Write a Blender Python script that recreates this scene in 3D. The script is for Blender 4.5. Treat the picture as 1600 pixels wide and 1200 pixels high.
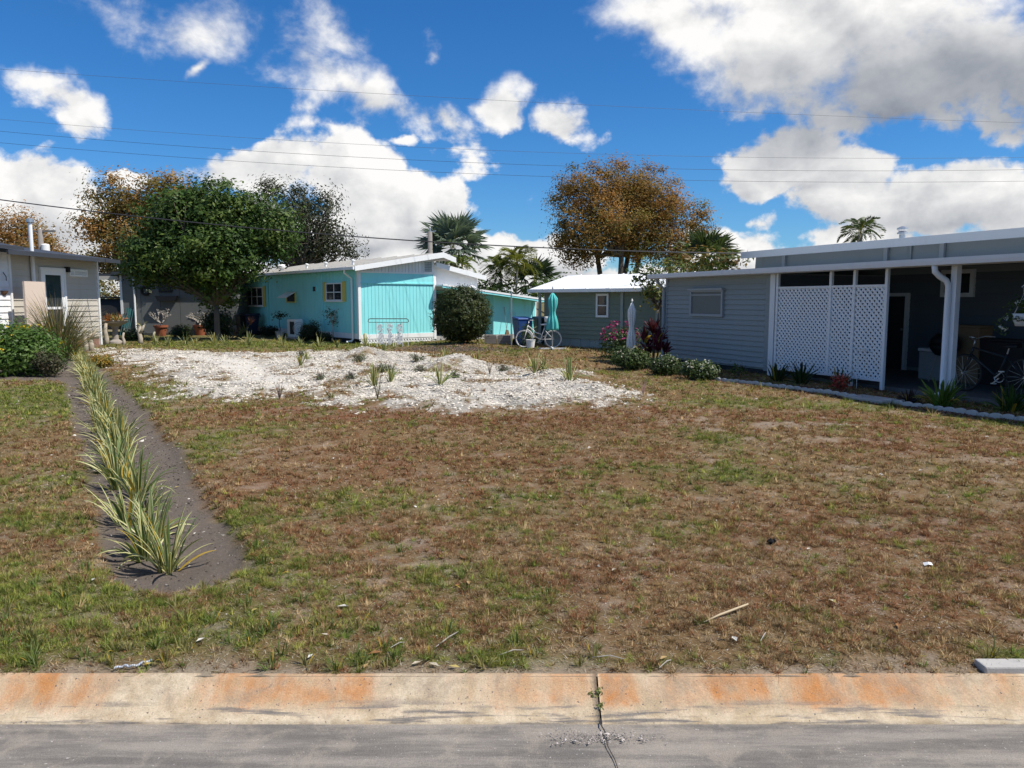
import bpy, math, random
import numpy as np
from mathutils import Vector
R = math.radians
rng = np.random.default_rng(7)
random.seed(7)
scene = bpy.context.scene
for o in list(bpy.data.objects): bpy.data.objects.remove(o)

# ------------------------------------------------------------------ camera
EYE = 1.70; FPX = 1202.0; HOR = 470.0
PITCH = math.atan((600 - HOR) / FPX)
cp, sp = math.cos(PITCH), math.sin(PITCH)
cam_d = bpy.data.cameras.new('camera'); cam = bpy.data.objects.new('camera', cam_d)
scene.collection.objects.link(cam); scene.camera = cam
cam.location = (0, 0, EYE); cam.rotation_euler = (math.pi / 2 - PITCH, 0, 0)
cam_d.sensor_width = 36; cam_d.lens = 36 * FPX / 1600; cam_d.clip_start = 0.05; cam_d.clip_end = 3000

def ray(px, py):
    u = (px - 800) / FPX; v = (600 - py) / FPX
    return (u, cp + v * sp, -sp + v * cp)
def at(px, py, Y):
    d = ray(px, py); t = Y / d[1]
    return Vector((d[0] * t, Y, EYE + d[2] * t))
def G(px, py, z=0.0):
    d = ray(px, py); t = (z - EYE) / d[2]
    return Vector((d[0] * t, d[1] * t, z))
def azel(px, py):
    d = ray(px, py)
    return math.atan2(d[0], d[1]), math.atan2(d[2], math.hypot(d[0], d[1]))
def lin(r, g, b):
    f = lambda c: (c / 255 / 12.92) if c <= 10 else (((c / 255) + .055) / 1.055) ** 2.4
    return (f(r), f(g), f(b), 1)

# ------------------------------------------------------------------ light
SUN_EL, SUN_AZ = R(55), R(107)          # azimuth clockwise from +Y
sdir = Vector((math.sin(SUN_AZ) * math.cos(SUN_EL), math.cos(SUN_AZ) * math.cos(SUN_EL), math.sin(SUN_EL)))
sun_d = bpy.data.lights.new('sun', 'SUN'); sun = bpy.data.objects.new('sun', sun_d)
scene.collection.objects.link(sun)
sun_d.energy = 4.7; sun_d.angle = R(0.53); sun_d.color = (1, .955, .88)
sun.rotation_euler = (-sdir).to_track_quat('-Z', 'Y').to_euler(); sun.location = (30, -8, 50)

vs = scene.view_settings
vs.view_transform = 'Standard'; vs.look = 'None'; vs.exposure = 0.32; vs.gamma = 1; vs.use_curve_mapping = False

# ------------------------------------------------------------------ world: sky and cumulus
world = bpy.data.worlds.new('World'); scene.world = world; world.use_nodes = True
wt = world.node_tree; wt.nodes.clear()
class NT:
    def __init__(s, t): s.t = t
    def n(s, typ, **kw):
        nd = s.t.nodes.new(typ)
        for k, v in kw.items(): setattr(nd, k, v)
        return nd
    def put(s, sock, v):
        if hasattr(v, 'is_output'): s.t.links.new(v, sock)
        elif v is not None: sock.default_value = v
    def m(s, op, a, b=None, c=None, clamp=False):
        nd = s.n('ShaderNodeMath', operation=op); nd.use_clamp = clamp
        for i, v in enumerate((a, b, c)):
            if v is not None: s.put(nd.inputs[i], v)
        return nd.outputs[0]
    def vm(s, op, a, b):
        nd = s.n('ShaderNodeVectorMath', operation=op)
        s.put(nd.inputs[0], a)
        if op == 'SCALE': s.put(nd.inputs[3], b)
        else: s.put(nd.inputs[1], b)
        return nd.outputs[0]
    def noise(s, vec, scale, detail=4, rough=.55, dist=0):
        nd = s.n('ShaderNodeTexNoise'); s.put(nd.inputs['Vector'], vec)
        nd.inputs['Scale'].default_value = scale; nd.inputs['Detail'].default_value = detail
        nd.inputs['Roughness'].default_value = rough; nd.inputs['Distortion'].default_value = dist
        return nd
    def ss(s, x, lo, hi):
        nd = s.n('ShaderNodeMapRange', interpolation_type='SMOOTHSTEP')
        s.put(nd.inputs[0], x); nd.inputs[1].default_value = lo; nd.inputs[2].default_value = hi
        return nd.outputs[0]
    def mix(s, f, a, b, mode='MIX'):
        nd = s.n('ShaderNodeMix', data_type='RGBA', blend_type=mode)
        s.put(nd.inputs[0], f); s.put(nd.inputs[6], a); s.put(nd.inputs[7], b)
        return nd.outputs[2]
W = NT(wt)
tc = W.n('ShaderNodeTexCoord').outputs['Generated']
sky = W.n('ShaderNodeTexSky', sky_type='NISHITA'); sky.sun_disc = False
sky.sun_elevation = SUN_EL; sky.sun_rotation = SUN_AZ
sky.air_density = 1.0; sky.dust_density = .15; sky.ozone_density = 1.4
sep = W.n('ShaderNodeSeparateXYZ'); wt.links.new(tc, sep.inputs[0]); dx, dy, dz = sep.outputs
az = W.m('ARCTAN2', dx, dy)
el = W.m('ARCTAN2', dz, W.m('SQRT', W.m('ADD', W.m('MULTIPLY', dx, dx), W.m('MULTIPLY', dy, dy))))
wn = W.noise(tc, 5.0, 6, .58)
wsep = W.n('ShaderNodeSeparateColor'); wt.links.new(wn.outputs['Color'], wsep.inputs[0])
azw = W.m('ADD', az, W.m('MULTIPLY', W.m('SUBTRACT', wsep.outputs[0], .5), .16))
elw = W.m('ADD', el, W.m('MULTIPLY', W.m('SUBTRACT', wsep.outputs[1], .5), .10))
tcs = W.vm('MULTIPLY', tc, (1, 1, 1.35))
fb = W.noise(tcs, 12, 10, .56, .15).outputs['Fac']
fb2 = W.noise(W.vm('ADD', tcs, (.020, -.006, .034)), 12, 6, .56, .15).outputs['Fac']
# cumulus: px, py (centre), half width, half height up, half height down, tilt, strength
CL = [(1290, 35, 310, 170, 135, 10, 1.05), (1480, 130, 240, 110, 75, 3, 1.0), (1060, 30, 130, 60, 70, 25, .75),
      (1210, 268, 85, 85, 42, 0, 1.0), (1330, 308, 100, 50, 55, 0, .92), (1470, 322, 130, 52, 46, 0, .95), (1590, 335, 80, 50, 45, 0, .9),
      (1130, 392, 110, 50, 40, 0, 1.0), (1190, 335, 45, 26, 22, 20, .45),
      (535, 270, 85, 78, 80, 0, 1.05), (430, 250, 140, 26, 34, -6, .62), (600, 345, 120, 64, 55, 0, 1.05), (690, 350, 88, 62, 70, 0, 1.1), (760, 385, 60, 40, 40, 0, .8), (500, 350, 130, 50, 60, 0, .85),
      (270, 38, 170, 46, 42, 12, .44), (530, 62, 105, 38, 42, 38, .42), (560, 145, 255, 46, 44, 24, .47), (780, 180, 55, 55, 34, 0, .85), (690, 195, 60, 30, 30, 30, .6),
      (885, 200, 60, 30, 26, 15, .75), (700, 85, 30, 26, 22, 0, .5), (25, 130, 80, 24, 30, 25, .36), (45, 320, 120, 75, 75, 15, 1.0), (180, 268, 40, 18, 16, 0, .6),
      (850, 405, 110, 50, 50, 0, 1.0), (1000, 440, 320, 30, 40, 0, .9), (300, 420, 320, 45, 50, 0, .9), (1500, 395, 260, 40, 50, 0, .9), (640, 395, 200, 50, 60, 0, .95), (1590, 40, 40, 30, 30, 0, .6), (625, 240, 30, 9, 8, 0, .45), (290, 105, 36, 14, 14, -30, .5)]
F = None
for (px, py, hw, hu, hd, tilt, st) in CL:
    a0, e0 = azel(px, py); k = 1 / FPX; ct, sn = math.cos(R(tilt)), math.sin(R(tilt))
    da = W.m('SUBTRACT', azw, a0); de = W.m('SUBTRACT', elw, e0)
    if tilt:
        ra = W.m('SUBTRACT', W.m('MULTIPLY', da, ct), W.m('MULTIPLY', de, sn))
        re = W.m('ADD', W.m('MULTIPLY', da, sn), W.m('MULTIPLY', de, ct)); da, de = ra, re
    q = W.m('MAXIMUM', W.m('MULTIPLY', de, 1 / (hu * k)), W.m('MULTIPLY', de, -1 / (hd * k)))
    p = W.m('MULTIPLY', da, 1 / (hw * k))
    r2 = W.m('ADD', W.m('MULTIPLY', p, p), W.m('MULTIPLY', q, q))
    f = W.m('MULTIPLY', W.m('SUBTRACT', 1, W.m('SQRT', r2)), st)
    F = f if F is None else W.m('SMOOTH_MAX', F, f, .12)
# the same kind of broken cumulus over the rest of the sky
proj = W.n('ShaderNodeCombineXYZ')
dzz = W.m('ADD', W.m('MAXIMUM', dz, 0), .22)
W.put(proj.inputs[0], W.m('DIVIDE', dx, dzz)); W.put(proj.inputs[1], W.m('DIVIDE', dy, dzz))
gen = W.m('MULTIPLY', W.m('SUBTRACT', W.noise(proj.outputs[0], .85, 3, .5).outputs['Fac'], .53), 4.0)
inside = W.m('MULTIPLY', W.ss(W.m('ABSOLUTE', az), .80, .62), W.ss(el, .55, .42))
gen = W.m('SUBTRACT', gen, W.m('MULTIPLY', inside, 4))
F = W.m('MAXIMUM', W.m('MAXIMUM', F, gen), -1.0)
ero = W.m('ADD', F, W.m('MULTIPLY', W.m('SUBTRACT', fb, .5), 1.75))
soft = W.m('ADD', .22, W.m('MULTIPLY', W.ss(el, .17, .30), .40))
dens = W.m('POWER', W.m('MULTIPLY', W.ss(W.m('DIVIDE', ero, soft), 0, 1), 1, clamp=True), 1.15)
dens = W.m('MULTIPLY', dens, W.ss(el, -.02, .02))
# thick undersides are grey
DK = [(1400, 165, 330, 95, 1.15), (1230, 110, 150, 60, .6), (1540, 190, 190, 55, 1.05), (1450, 352, 190, 26, .75), (1270, 345, 90, 22, .5), (560, 388, 170, 26, .75), (700, 395, 100, 22, .6),
      (60, 372, 110, 32, .6), (850, 425, 100, 20, .6), (640, 180, 110, 26, .35), (1130, 412, 90, 14, .5), (400, 262, 110, 18, .3)]
dk = None
for (px, py, hw, hh, st) in DK:
    a0, e0 = azel(px, py)
    p = W.m('MULTIPLY', W.m('SUBTRACT', azw, a0), FPX / hw); q = W.m('MULTIPLY', W.m('SUBTRACT', elw, e0), FPX / hh)
    f = W.m('MULTIPLY', W.m('SUBTRACT', 1.25, W.m('SQRT', W.m('ADD', W.m('MULTIPLY', p, p), W.m('MULTIPLY', q, q)))), st)
    dk = f if dk is None else W.m('MAXIMUM', dk, f)
dk = W.m('MAXIMUM', dk, W.m('MULTIPLY', W.m('SUBTRACT', gen, .35), .6))
dk = W.m('MULTIPLY', dk, 1, clamp=True)
relief = W.m('MULTIPLY', W.m('SUBTRACT', fb, fb2), W.m('SUBTRACT', 1.45, W.m('MULTIPLY', dk, .8)))
core = W.m('MULTIPLY', W.ss(ero, .35, 1.1), .06)
lum = W.m('ADD', W.m('SUBTRACT', W.m('SUBTRACT', .93, core), W.m('MULTIPLY', dk, .66)), relief, clamp=True)
ccol = W.mix(lum, (.20, .235, .30, 1), (1.0, .99, .975, 1))
hs = W.n('ShaderNodeHueSaturation'); wt.links.new(W.vm('MULTIPLY', sky.outputs[0], (.54, .88, 1.30)), hs.inputs['Color'])
hs.inputs['Saturation'].default_value = 1.10
bg1 = W.n('ShaderNodeBackground'); wt.links.new(hs.outputs[0], bg1.inputs[0]); bg1.inputs[1].default_value = .075
bg2 = W.n('ShaderNodeBackground'); wt.links.new(ccol, bg2.inputs[0]); bg2.inputs[1].default_value = .80
mx = W.n('ShaderNodeMixShader'); wt.links.new(dens, mx.inputs[0]); wt.links.new(bg1.outputs[0], mx.inputs[1]); wt.links.new(bg2.outputs[0], mx.inputs[2])
wo = W.n('ShaderNodeOutputWorld'); wt.links.new(mx.outputs[0], wo.inputs[0])
world.cycles.sampling_method = 'MANUAL'; world.cycles.sample_map_resolution = 512

# ------------------------------------------------------------------ helpers
COL = scene.collection
def new_mat(name, rough=.7, spec=.3):
    m = bpy.data.materials.new(name); m.use_nodes = True
    b = m.node_tree.nodes['Principled BSDF']; b.inputs['Roughness'].default_value = rough
    b.inputs['Specular IOR Level'].default_value = spec
    return m, NT(m.node_tree), b
def paint(name, col, rough=.6, var=.12, scale=3., grime=0., bump=0., bscale=60., metal=0., spec=.3):
    """painted / plain surface with blotchy wear, fine grain and a little relief"""
    m, T, b = new_mat(name, rough, spec)
    pos = T.n('ShaderNodeNewGeometry').outputs['Position']
    n1 = T.noise(pos, scale, 5, .6).outputs['Fac']; n2 = T.noise(pos, scale * 14, 3, .6).outputs['Fac']
    f = T.m('ADD', T.m('MULTIPLY', T.m('SUBTRACT', n1, .5), 2 * var), T.m('MULTIPLY', T.m('SUBTRACT', n2, .5), var))
    k = T.m('ADD', 1, f)
    c = T.vm('SCALE', tuple(col[:3]), k)
    if grime:
        g = T.ss(T.noise(T.vm('MULTIPLY', pos, (1, 1, .25)), scale * 1.7, 6, .65).outputs['Fac'], .52, .75)
        c = T.mix(T.m('MULTIPLY', g, grime), c, (.10, .095, .08, 1))
    T.put(b.inputs['Base Color'], c); b.inputs['Metallic'].default_value = metal
    T.put(b.inputs['Roughness'], T.m('ADD', rough - .08, T.m('MULTIPLY', n1, .16)))
    if bump:
        bp = T.n('ShaderNodeBump'); bp.inputs['Strength'].default_value = bump; bp.inputs['Distance'].default_value = .01
        T.put(bp.inputs['Height'], T.noise(pos, bscale, 4, .6).outputs['Fac']); T.put(b.inputs['Normal'], bp.outputs[0])
    return m
def leafmat(name, trans=.35, rough=.55, spec=.25, attr='Col'):
    m, T, b = new_mat(name, rough, spec)
    a = T.n('ShaderNodeAttribute', attribute_name=attr).outputs['Color']
    pos = T.n('ShaderNodeNewGeometry').outputs['Position']
    k = T.m('ADD', .8, T.m('MULTIPLY', T.noise(pos, 9, 3).outputs['Fac'], .4))
    c = T.vm('SCALE', a, k); T.put(b.inputs['Base Color'], c)
    tr = T.n('ShaderNodeBsdfTranslucent'); T.put(tr.inputs[0], T.vm('MULTIPLY', c, (1.1, 1.15, .7)))
    ms = T.n('ShaderNodeMixShader'); ms.inputs[0].default_value = trans
    T.put(ms.inputs[1], b.outputs[0]); T.put(ms.inputs[2], tr.outputs[0])
    T.put(m.node_tree.nodes['Material Output'].inputs[0], ms.outputs[0])
    return m
def np_mesh(name, V, Fc, col=None, mat=None, smooth=False, dom='POINT'):
    """V (n,3); Fc (m,k) equal-sized faces; col (n|m,3)"""
    V = np.asarray(V, np.float32); Fc = np.asarray(Fc, np.int32); k = Fc.shape[1]
    me = bpy.data.meshes.new(name)
    me.vertices.add(len(V)); me.vertices.foreach_set('co', V.ravel())
    me.loops.add(Fc.size); me.loops.foreach_set('vertex_index', Fc.ravel())
    me.polygons.add(len(Fc)); me.polygons.foreach_set('loop_start', np.arange(0, Fc.size, k, dtype=np.int32))
    me.polygons.foreach_set('use_smooth', np.full(len(Fc), smooth))
    me.update(calc_edges=True)
    if col is not None:
        a = me.attributes.new('Col', 'FLOAT_COLOR', dom)
        c4 = np.ones((len(col), 4), np.float32); c4[:, :3] = col; a.data.foreach_set('color', c4.ravel())
    if mat: me.materials.append(mat)
    return me
def link(name, me, parent=None, loc=(0, 0, 0), rz=0.):
    o = bpy.data.objects.new(name, me); COL.objects.link(o); o.location = loc; o.rotation_euler = (0, 0, rz)
    if parent is not None: o.parent = parent
    return o
def tag(o, label=None, cat=None, group=None, kind=None):
    if label: o['label'] = label
    if cat: o['category'] = cat
    if group: o['group'] = group
    if kind: o['kind'] = kind
    return o
def thing(name, label, cat, loc=(0, 0, 0), rz=0., group=None):
    return tag(link(name, None, None, loc, rz), label, cat, group)
def copy_tree(o, parent=None):
    c = o.copy(); COL.objects.link(c)
    if parent is not None: c.parent = parent
    for ch in o.children: copy_tree(ch, c)
    return c

class MB:
    def __init__(s): s.v = []; s.f = []; s.c = None
    def add(s, vs_, fs):
        b = len(s.v); s.v += [tuple(p) for p in vs_]; s.f += [tuple(i + b for i in f) for f in fs]; return s
    def box(s, x0, x1, y0, y1, z0, z1):
        return s.add([(x0, y0, z0), (x1, y0, z0), (x1, y1, z0), (x0, y1, z0), (x0, y0, z1), (x1, y0, z1), (x1, y1, z1), (x0, y1, z1)],
                     [(3, 2, 1, 0), (4, 5, 6, 7), (0, 1, 5, 4), (1, 2, 6, 5), (2, 3, 7, 6), (3, 0, 4, 7)])
    def prism(s, poly, a0, a1, axis='y'):
        """poly of (p,z) pairs, extruded along y (p = x) or x (p = y)"""
        n = len(poly); P = (lambda p, z, a: (p, a, z)) if axis == 'y' else (lambda p, z, a: (a, p, z))
        v = [P(p, z, a0) for p, z in poly] + [P(p, z, a1) for p, z in poly]
        f = [tuple(range(n)), tuple(range(2 * n - 1, n - 1, -1))] + [(i, i + n, (i + 1) % n + n, (i + 1) % n) for i in range(n)]
        return s.add(v, f)
    def bar(s, a, b, w, h=None):
        """rectangular bar from a to b"""
        h = h or w; a, b = Vector(a), Vector(b); d = (b - a).normalized()
        u = d.cross(Vector((0, 0, 1)) if abs(d.z) < .95 else Vector((0, 1, 0))).normalized(); t = u.cross(d)
        v = [p + u * sx * w / 2 + t * sz * h / 2 for p in (a, b) for sx, sz in ((-1, -1), (1, -1), (1, 1), (-1, 1))]
        return s.add(v, [(0, 1, 2, 3), (7, 6, 5, 4), (0, 4, 5, 1), (1, 5, 6, 2), (2, 6, 7, 3), (3, 7, 4, 0)])
    def tube(s, pts, r, n=8, cap=True):
        pts = [Vector(p) for p in pts]; m = len(pts); rr = r if hasattr(r, '__len__') else [r] * m
        b = len(s.v); pu = None
        for i, p in enumerate(pts):
            d = (pts[min(i + 1, m - 1)] - pts[max(i - 1, 0)]).normalized()
            if pu is None: pu = d.orthogonal().normalized()
            u = (pu - d * pu.dot(d)).normalized(); pu = u; w = d.cross(u)
            for k in range(n):
                a = 2 * math.pi * k / n; s.v.append(tuple(p + (u * math.cos(a) + w * math.sin(a)) * rr[i]))
        for i in range(m - 1):
            for k in range(n):
                k2 = (k + 1) % n; s.f.append((b + i * n + k, b + i * n + k2, b + (i + 1) * n + k2, b + (i + 1) * n + k))
        if cap: s.f.append(tuple(b + k for k in range(n - 1, -1, -1))); s.f.append(tuple(b + (m - 1) * n + k for k in range(n)))
        return s
    def lathe(s, prof, n=20, c=(0, 0, 0), mod=None):
        b = len(s.v)
        for (r, z) in prof:
            for k in range(n):
                a = 2 * math.pi * k / n; q = r * (mod(a, z) if mod else 1)
                s.v.append((c[0] + q * math.cos(a), c[1] + q * math.sin(a), c[2] + z))
        for i in range(len(prof) - 1):
            for k in range(n):
                k2 = (k + 1) % n; s.f.append((b + i * n + k, b + i * n + k2, b + (i + 1) * n + k2, b + (i + 1) * n + k))
        s.f.append(tuple(b + k for k in range(n - 1, -1, -1))); s.f.append(tuple(b + (len(prof) - 1) * n + k for k in range(n)))
        return s
    def torus(s, c, Rr, r, axis='y', n=32, k=6):
        P = []
        for i in range(n):
            a = 2 * math.pi * i / n
            P.append((c[0] + Rr * math.cos(a), c[1], c[2] + Rr * math.sin(a)) if axis == 'y' else (c[0] + Rr * math.cos(a), c[1] + Rr * math.sin(a), c[2]))
        b = len(s.v); ctr = Vector(c); ax = Vector((0, 1, 0)) if axis == 'y' else Vector((0, 0, 1))
        for p in P:
            o = (Vector(p) - ctr).normalized()
            for j in range(k):
                a = 2 * math.pi * j / k; s.v.append(tuple(Vector(p) + o * r * math.cos(a) + ax * r * math.sin(a)))
        for i in range(n):
            for j in range(k):
                i2, j2 = (i + 1) % n, (j + 1) % k; s.f.append((b + i * k + j, b + i * k + j2, b + i2 * k + j2, b + i2 * k + j))
        return s
    def mesh(s, name, mat, smooth=False):
        me = bpy.data.meshes.new(name); me.from_pydata(s.v, [], s.f); me.update()
        if smooth: me.polygons.foreach_set('use_smooth', [True] * len(me.polygons))
        me.materials.append(mat); return me
    def build(s, name, mat, parent=None, loc=(0, 0, 0), rz=0., smooth=False, bevel=0.):
        o = link(name, s.mesh(name, mat, smooth), parent, loc, rz)
        if bevel:
            bm = o.modifiers.new('bevel', 'BEVEL'); bm.width = bevel; bm.segments = 2; bm.limit_method = 'ANGLE'
        return o

# value-noise fbm on arrays
def vnoise(x, y, seed=0):
    xi = np.floor(x).astype(np.int64); yi = np.floor(y).astype(np.int64); fx = x - xi; fy = y - yi
    fx = fx * fx * (3 - 2 * fx); fy = fy * fy * (3 - 2 * fy)
    def h(a, b):
        n = (a * 374761393 + b * 668265263 + seed * 974634777) & 0xffffffff
        n = ((n ^ (n >> 13)) * 1274126177) & 0xffffffff
        return ((n ^ (n >> 16)) & 0xffff) / 65535.0
    return (h(xi, yi) * (1 - fx) + h(xi + 1, yi) * fx) * (1 - fy) + (h(xi, yi + 1) * (1 - fx) + h(xi + 1, yi + 1) * fx) * fy
def fbm(x, y, s=1., o=4, seed=0):
    t = 0; a = .5; tot = 0
    for i in range(o):
        t = t + a * vnoise(x * s + i * 17.3, y * s - i * 9.1, seed + i); tot += a; a *= .55; s *= 2.03
    return t / tot
def sdpoly(x, y, poly):
    """signed distance, positive inside"""
    d = np.full(x.shape, 1e9); ins = np.zeros(x.shape, bool); n = len(poly)
    for i in range(n):
        ax, ay = poly[i]; bx, by = poly[(i + 1) % n]; ex, ey = bx - ax, by - ay
        t = np.clip(((x - ax) * ex + (y - ay) * ey) / (ex * ex + ey * ey + 1e-12), 0, 1)
        d = np.minimum(d, (x - ax - t * ex) ** 2 + (y - ay - t * ey) ** 2)
        c = ((ay > y) != (by > y)) & (x < ex * (y - ay) / (ey if abs(ey) > 1e-9 else 1e-9) + ax); ins ^= c
    d = np.sqrt(d); return np.where(ins, d, -d)
# ------------------------------------------------------------------ ground zones (all in metres on the lot)
def gp(*pts): return [tuple(G(px, py)[:2]) for px, py in pts]
KB = G(800, 1057).y                       # back of the kerb
GRAVEL = gp((140, 545), (300, 549), (430, 553), (560, 547), (640, 551), (720, 561), (800, 572), (870, 588), (940, 602), (985, 622),
            (930, 632), (860, 637), (760, 640), (640, 641), (590, 640), (540, 633), (480, 622), (410, 616), (340, 628), (270, 616), (232, 592), (195, 566))
SANDY = gp((290, 556), (350, 557), (420, 570), (440, 590), (470, 608), (420, 607), (365, 592), (320, 570))
SOIL = gp((98, 594), (110, 640), (128, 700), (145, 780), (160, 870), (178, 905), (215, 920), (260, 925), (320, 916), (362, 898), (382, 868), (372, 830), (335, 790),
          (302, 740), (272, 700), (243, 660), (216, 628), (190, 600), (158, 574), (135, 556), (118, 545), (60, 548), (-120, 566), (-120, 592))
GREEN = [(50, 630, 3.2, 3.5, 1.05), (40, 760, 1.0, 1.2, .5), (30, 820, .8, .5, .7), (100, 950, 1.0, .40, .85), (30, 1020, .9, .25, 1.0), (290, 985, .8, .3, .8), (330, 700, .5, 1.6, 1.0), (365, 810, .35, .5, 1.0), (395, 900, .5, .5, .75), (240, 950, .8, .2, .8),
         (430, 538, 10, 4.0, 1.2), (850, 548, 4, 2.5, .55), (900, 590, 2., 2., .35), (1090, 598, 2.6, 1.3, .65), (1300, 632, 2.6, .8, .65), (1500, 660, 2.2, .6, .6), (1140, 742, .6, .5, .95), (1010, 760, 1.2, .9, .5), (820, 770, .6, .5, .5), (1270, 770, .9, .8, .45),
         (1050, 830, .5, .3, .5), (560, 780, .8, .8, .35), (720, 900, .5, .3, .35), (640, 1030, .5, .08, .8), (860, 1035, .7, .08, .7), (1110, 690, .5, .6, .6), (1290, 1032, .12, .08, .9), (1590, 1030, .2, .1, .9), (450, 650, .6, .8, .4), (300, 640, .8, 1., .6)]
RED = [(500, 650, 2.6, 1.3, 1.), (800, 660, 2.5, 1.1, .95), (700, 720, 2.2, 1.3, .7), (1050, 640, 2.2, 1.2, .9), (1300, 660, 2., 1., .9), (1500, 700, 2., 1., .75), (430, 760, .9, 1., .6), (1380, 820, 1.2, .8, .8), (1330, 930, 1.2, .5, .9), (950, 900, 1., .5, .7), (820, 960, .9, .4, .5), (1560, 900, .5, .6, .7), (600, 850, 1., .7, .6), (90, 850, .35, .3, .6), (80, 690, .8, .4, .35)]
BARE = [(1230, 665, 1.5, .6, .8), (1120, 655, .7, .4, .6), (1570, 722, .9, .3, .7), (1330, 690, .8, .4, .55), (1380, 810, .3, .3, .6), (1050, 870, .8, .5, .4), (1450, 780, .8, .4, .35), (760, 870, .7, .5, .3), (1200, 850, .4, .3, .5), (650, 640, 2.4, .35, .5), (900, 640, 2.4, .4, .5)]
def spots(x, y, L):
    t = np.zeros(x.shape)
    for px, py, rx, ry, w in L:
        c = G(px, py); t = np.maximum(t, w * np.exp(-((x - c.x) / rx) ** 2 - ((y - c.y) / ry) ** 2))
    return t
def zones(x, y):
    wob = (fbm(x, y, 1.3, 4, 3) - .5)
    fine = fbm(x, y, 5.5, 4, 11) - .5
    gr = np.clip((sdpoly(x, y, GRAVEL) + wob * 2.2 + fine * 1.1) / .55 + .45, 0, 1)
    sandy = np.clip((sdpoly(x, y, SANDY) + wob * .8) / .4 + .4, 0, 1) * gr
    so = np.clip((sdpoly(x, y, SOIL) + wob * .22 + fine * .16) / .10 + .5, 0, 1)
    patch = fbm(x, y, .55, 4, 21); p2 = fbm(x, y, 2.1, 4, 31)
    gn = np.clip(spots(x, y, GREEN) * .95 + .0 + (patch - .5) * .9 + (p2 - .5) * 1.1 + (fbm(x, y, 6.3, 3, 33) - .5) * .9, 0, 1)
    gn = np.where((y > 33) | (np.abs(x) > 17), np.clip(.75 + (p2 - .5), 0, 1), gn)
    rd = np.clip(spots(x, y, RED) + (fbm(x, y, .9, 4, 41) - .5) * .9, 0, 1) * (1 - gn)
    ba = np.clip(spots(x, y, BARE) * .75 + (fbm(x, y, 2.6, 5, 51) - .56) * 1.7 + (fbm(x, y, 10, 3, 57) - .5) * 1.9, 0, 1)
    edge = np.clip(1 - (y - KB - .03) / .16 + wob * 1.4 + fine, 0, 1)
    ba = np.maximum(ba, edge)
    # tufts survive inside the gravel here and there
    holes = np.clip((fbm(x, y * .7, 2.2, 5, 61) - .555) * 9, 0, 1) * .85
    gr = gr * (1 - holes * (1 - sandy))
    return gr, sandy, so, gn, rd, ba
MOUNDS = [(572, 562, .75, .30), (718, 574, .65, .26), (690, 580, .9, .12), (890, 590, .7, .20), (850, 610, 1.0, .12), (630, 600, 1.2, .12), (520, 590, 1.2, .10), (715, 541, 1.2, .16)]
def gz(x, y):
    x = np.asarray(x, float); y = np.asarray(y, float)
    g = np.clip((sdpoly(x, y, GRAVEL) + .1) / .5, 0, 1)
    s = np.clip((sdpoly(x, y, SOIL)) / .12 + .5, 0, 1)
    z = (fbm(x, y, .5, 3, 71) - .5) * .10 + (fbm(x, y, 4, 3, 81) - .5) * .028
    z = z + g * (.05 + (fbm(x, y, 1.2, 4, 91) - .5) * .22)
    for px, py, r, h in MOUNDS:
        c = G(px, py); z = z + h * np.exp(-((x - c.x) ** 2 + (y - c.y) ** 2) / (r * r))
    z = z - s * .055 + s * (fbm(x, y, 9, 4, 95) - .5) * .05
    k = np.clip((y - KB) / .5, 0, 1); far = np.clip((46 - y) / 10, 0, 1)
    return z * k * far
def gz1(x, y): return float(gz(np.array([x]), np.array([y]))[0])
def onG(px, py, dz=0.):
    p = G(px, py); p.z = gz1(p.x, p.y) + dz; return p

C_SAND = np.array(lin(168, 154, 138)[:3]); C_SHELL = np.array(lin(206, 199, 187)[:3]); C_SOIL = np.array(lin(108, 98, 89)[:3])
C_GREEN = np.array([.095, .118, .028]); C_STRAW = np.array([.30, .215, .115]); C_RED = np.array([.175, .080, .038]); C_BROWN = np.array([.205, .132, .062])
xs = np.unique(np.concatenate([-np.geomspace(14, 700, 46), np.arange(-14, -5, .11), np.arange(-5, 5, .05), np.arange(5, 12, .09), np.geomspace(12, 700, 46)]))
ys = [KB]
while ys[-1] < 900: ys.append(ys[-1] + max(.028, .0075 * ys[-1] if ys[-1] < 34 else .09 * ys[-1] - 2.6))
ys = np.array(ys)
X, Y = np.meshgrid(xs, ys); x, y = X.ravel(), Y.ravel()
z = gz(x, y); gr, sandy, so, gn, rd, ba = zones(x, y)
base = C_BROWN[None] * (1 - rd[:, None]) + C_RED[None] * rd[:, None]
base = base * (1 - .75 * gn[:, None]) + C_GREEN[None] * .75 * gn[:, None]
base = base * (1 - .62 * ba[:, None]) + C_SAND[None] * .62 * ba[:, None]
base = base * (.85 + .3 * fbm(x, y, 6, 4, 77))[:, None]
base = base * (1 - gr[:, None]) + (C_SHELL[None] * (.40 + .60 * np.clip(fbm(x, y, 3.4, 5, 15) * 2.2 - .55 + sandy * .7, 0, 1))[:, None]) * gr[:, None]
base = base * (1 - so[:, None]) + C_SOIL[None] * so[:, None]
nx, ny = len(xs), len(ys)
i = np.arange(nx * ny).reshape(ny, nx)
Fq = np.stack([i[:-1, :-1], i[:-1, 1:], i[1:, 1:], i[1:, :-1]], -1).reshape(-1, 4)
mg, T, b = new_mat('lot_ground', .95, .1)
a = T.n('ShaderNodeAttribute', attribute_name='Col').outputs['Color']
pos = T.n('ShaderNodeNewGeometry').outputs['Position']
n1 = T.noise(pos, 38, 6, .7).outputs['Fac']; n2 = T.noise(pos, 190, 4, .7).outputs['Fac']; n3 = T.noise(pos, 2.2, 5, .6).outputs['Fac']
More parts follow.
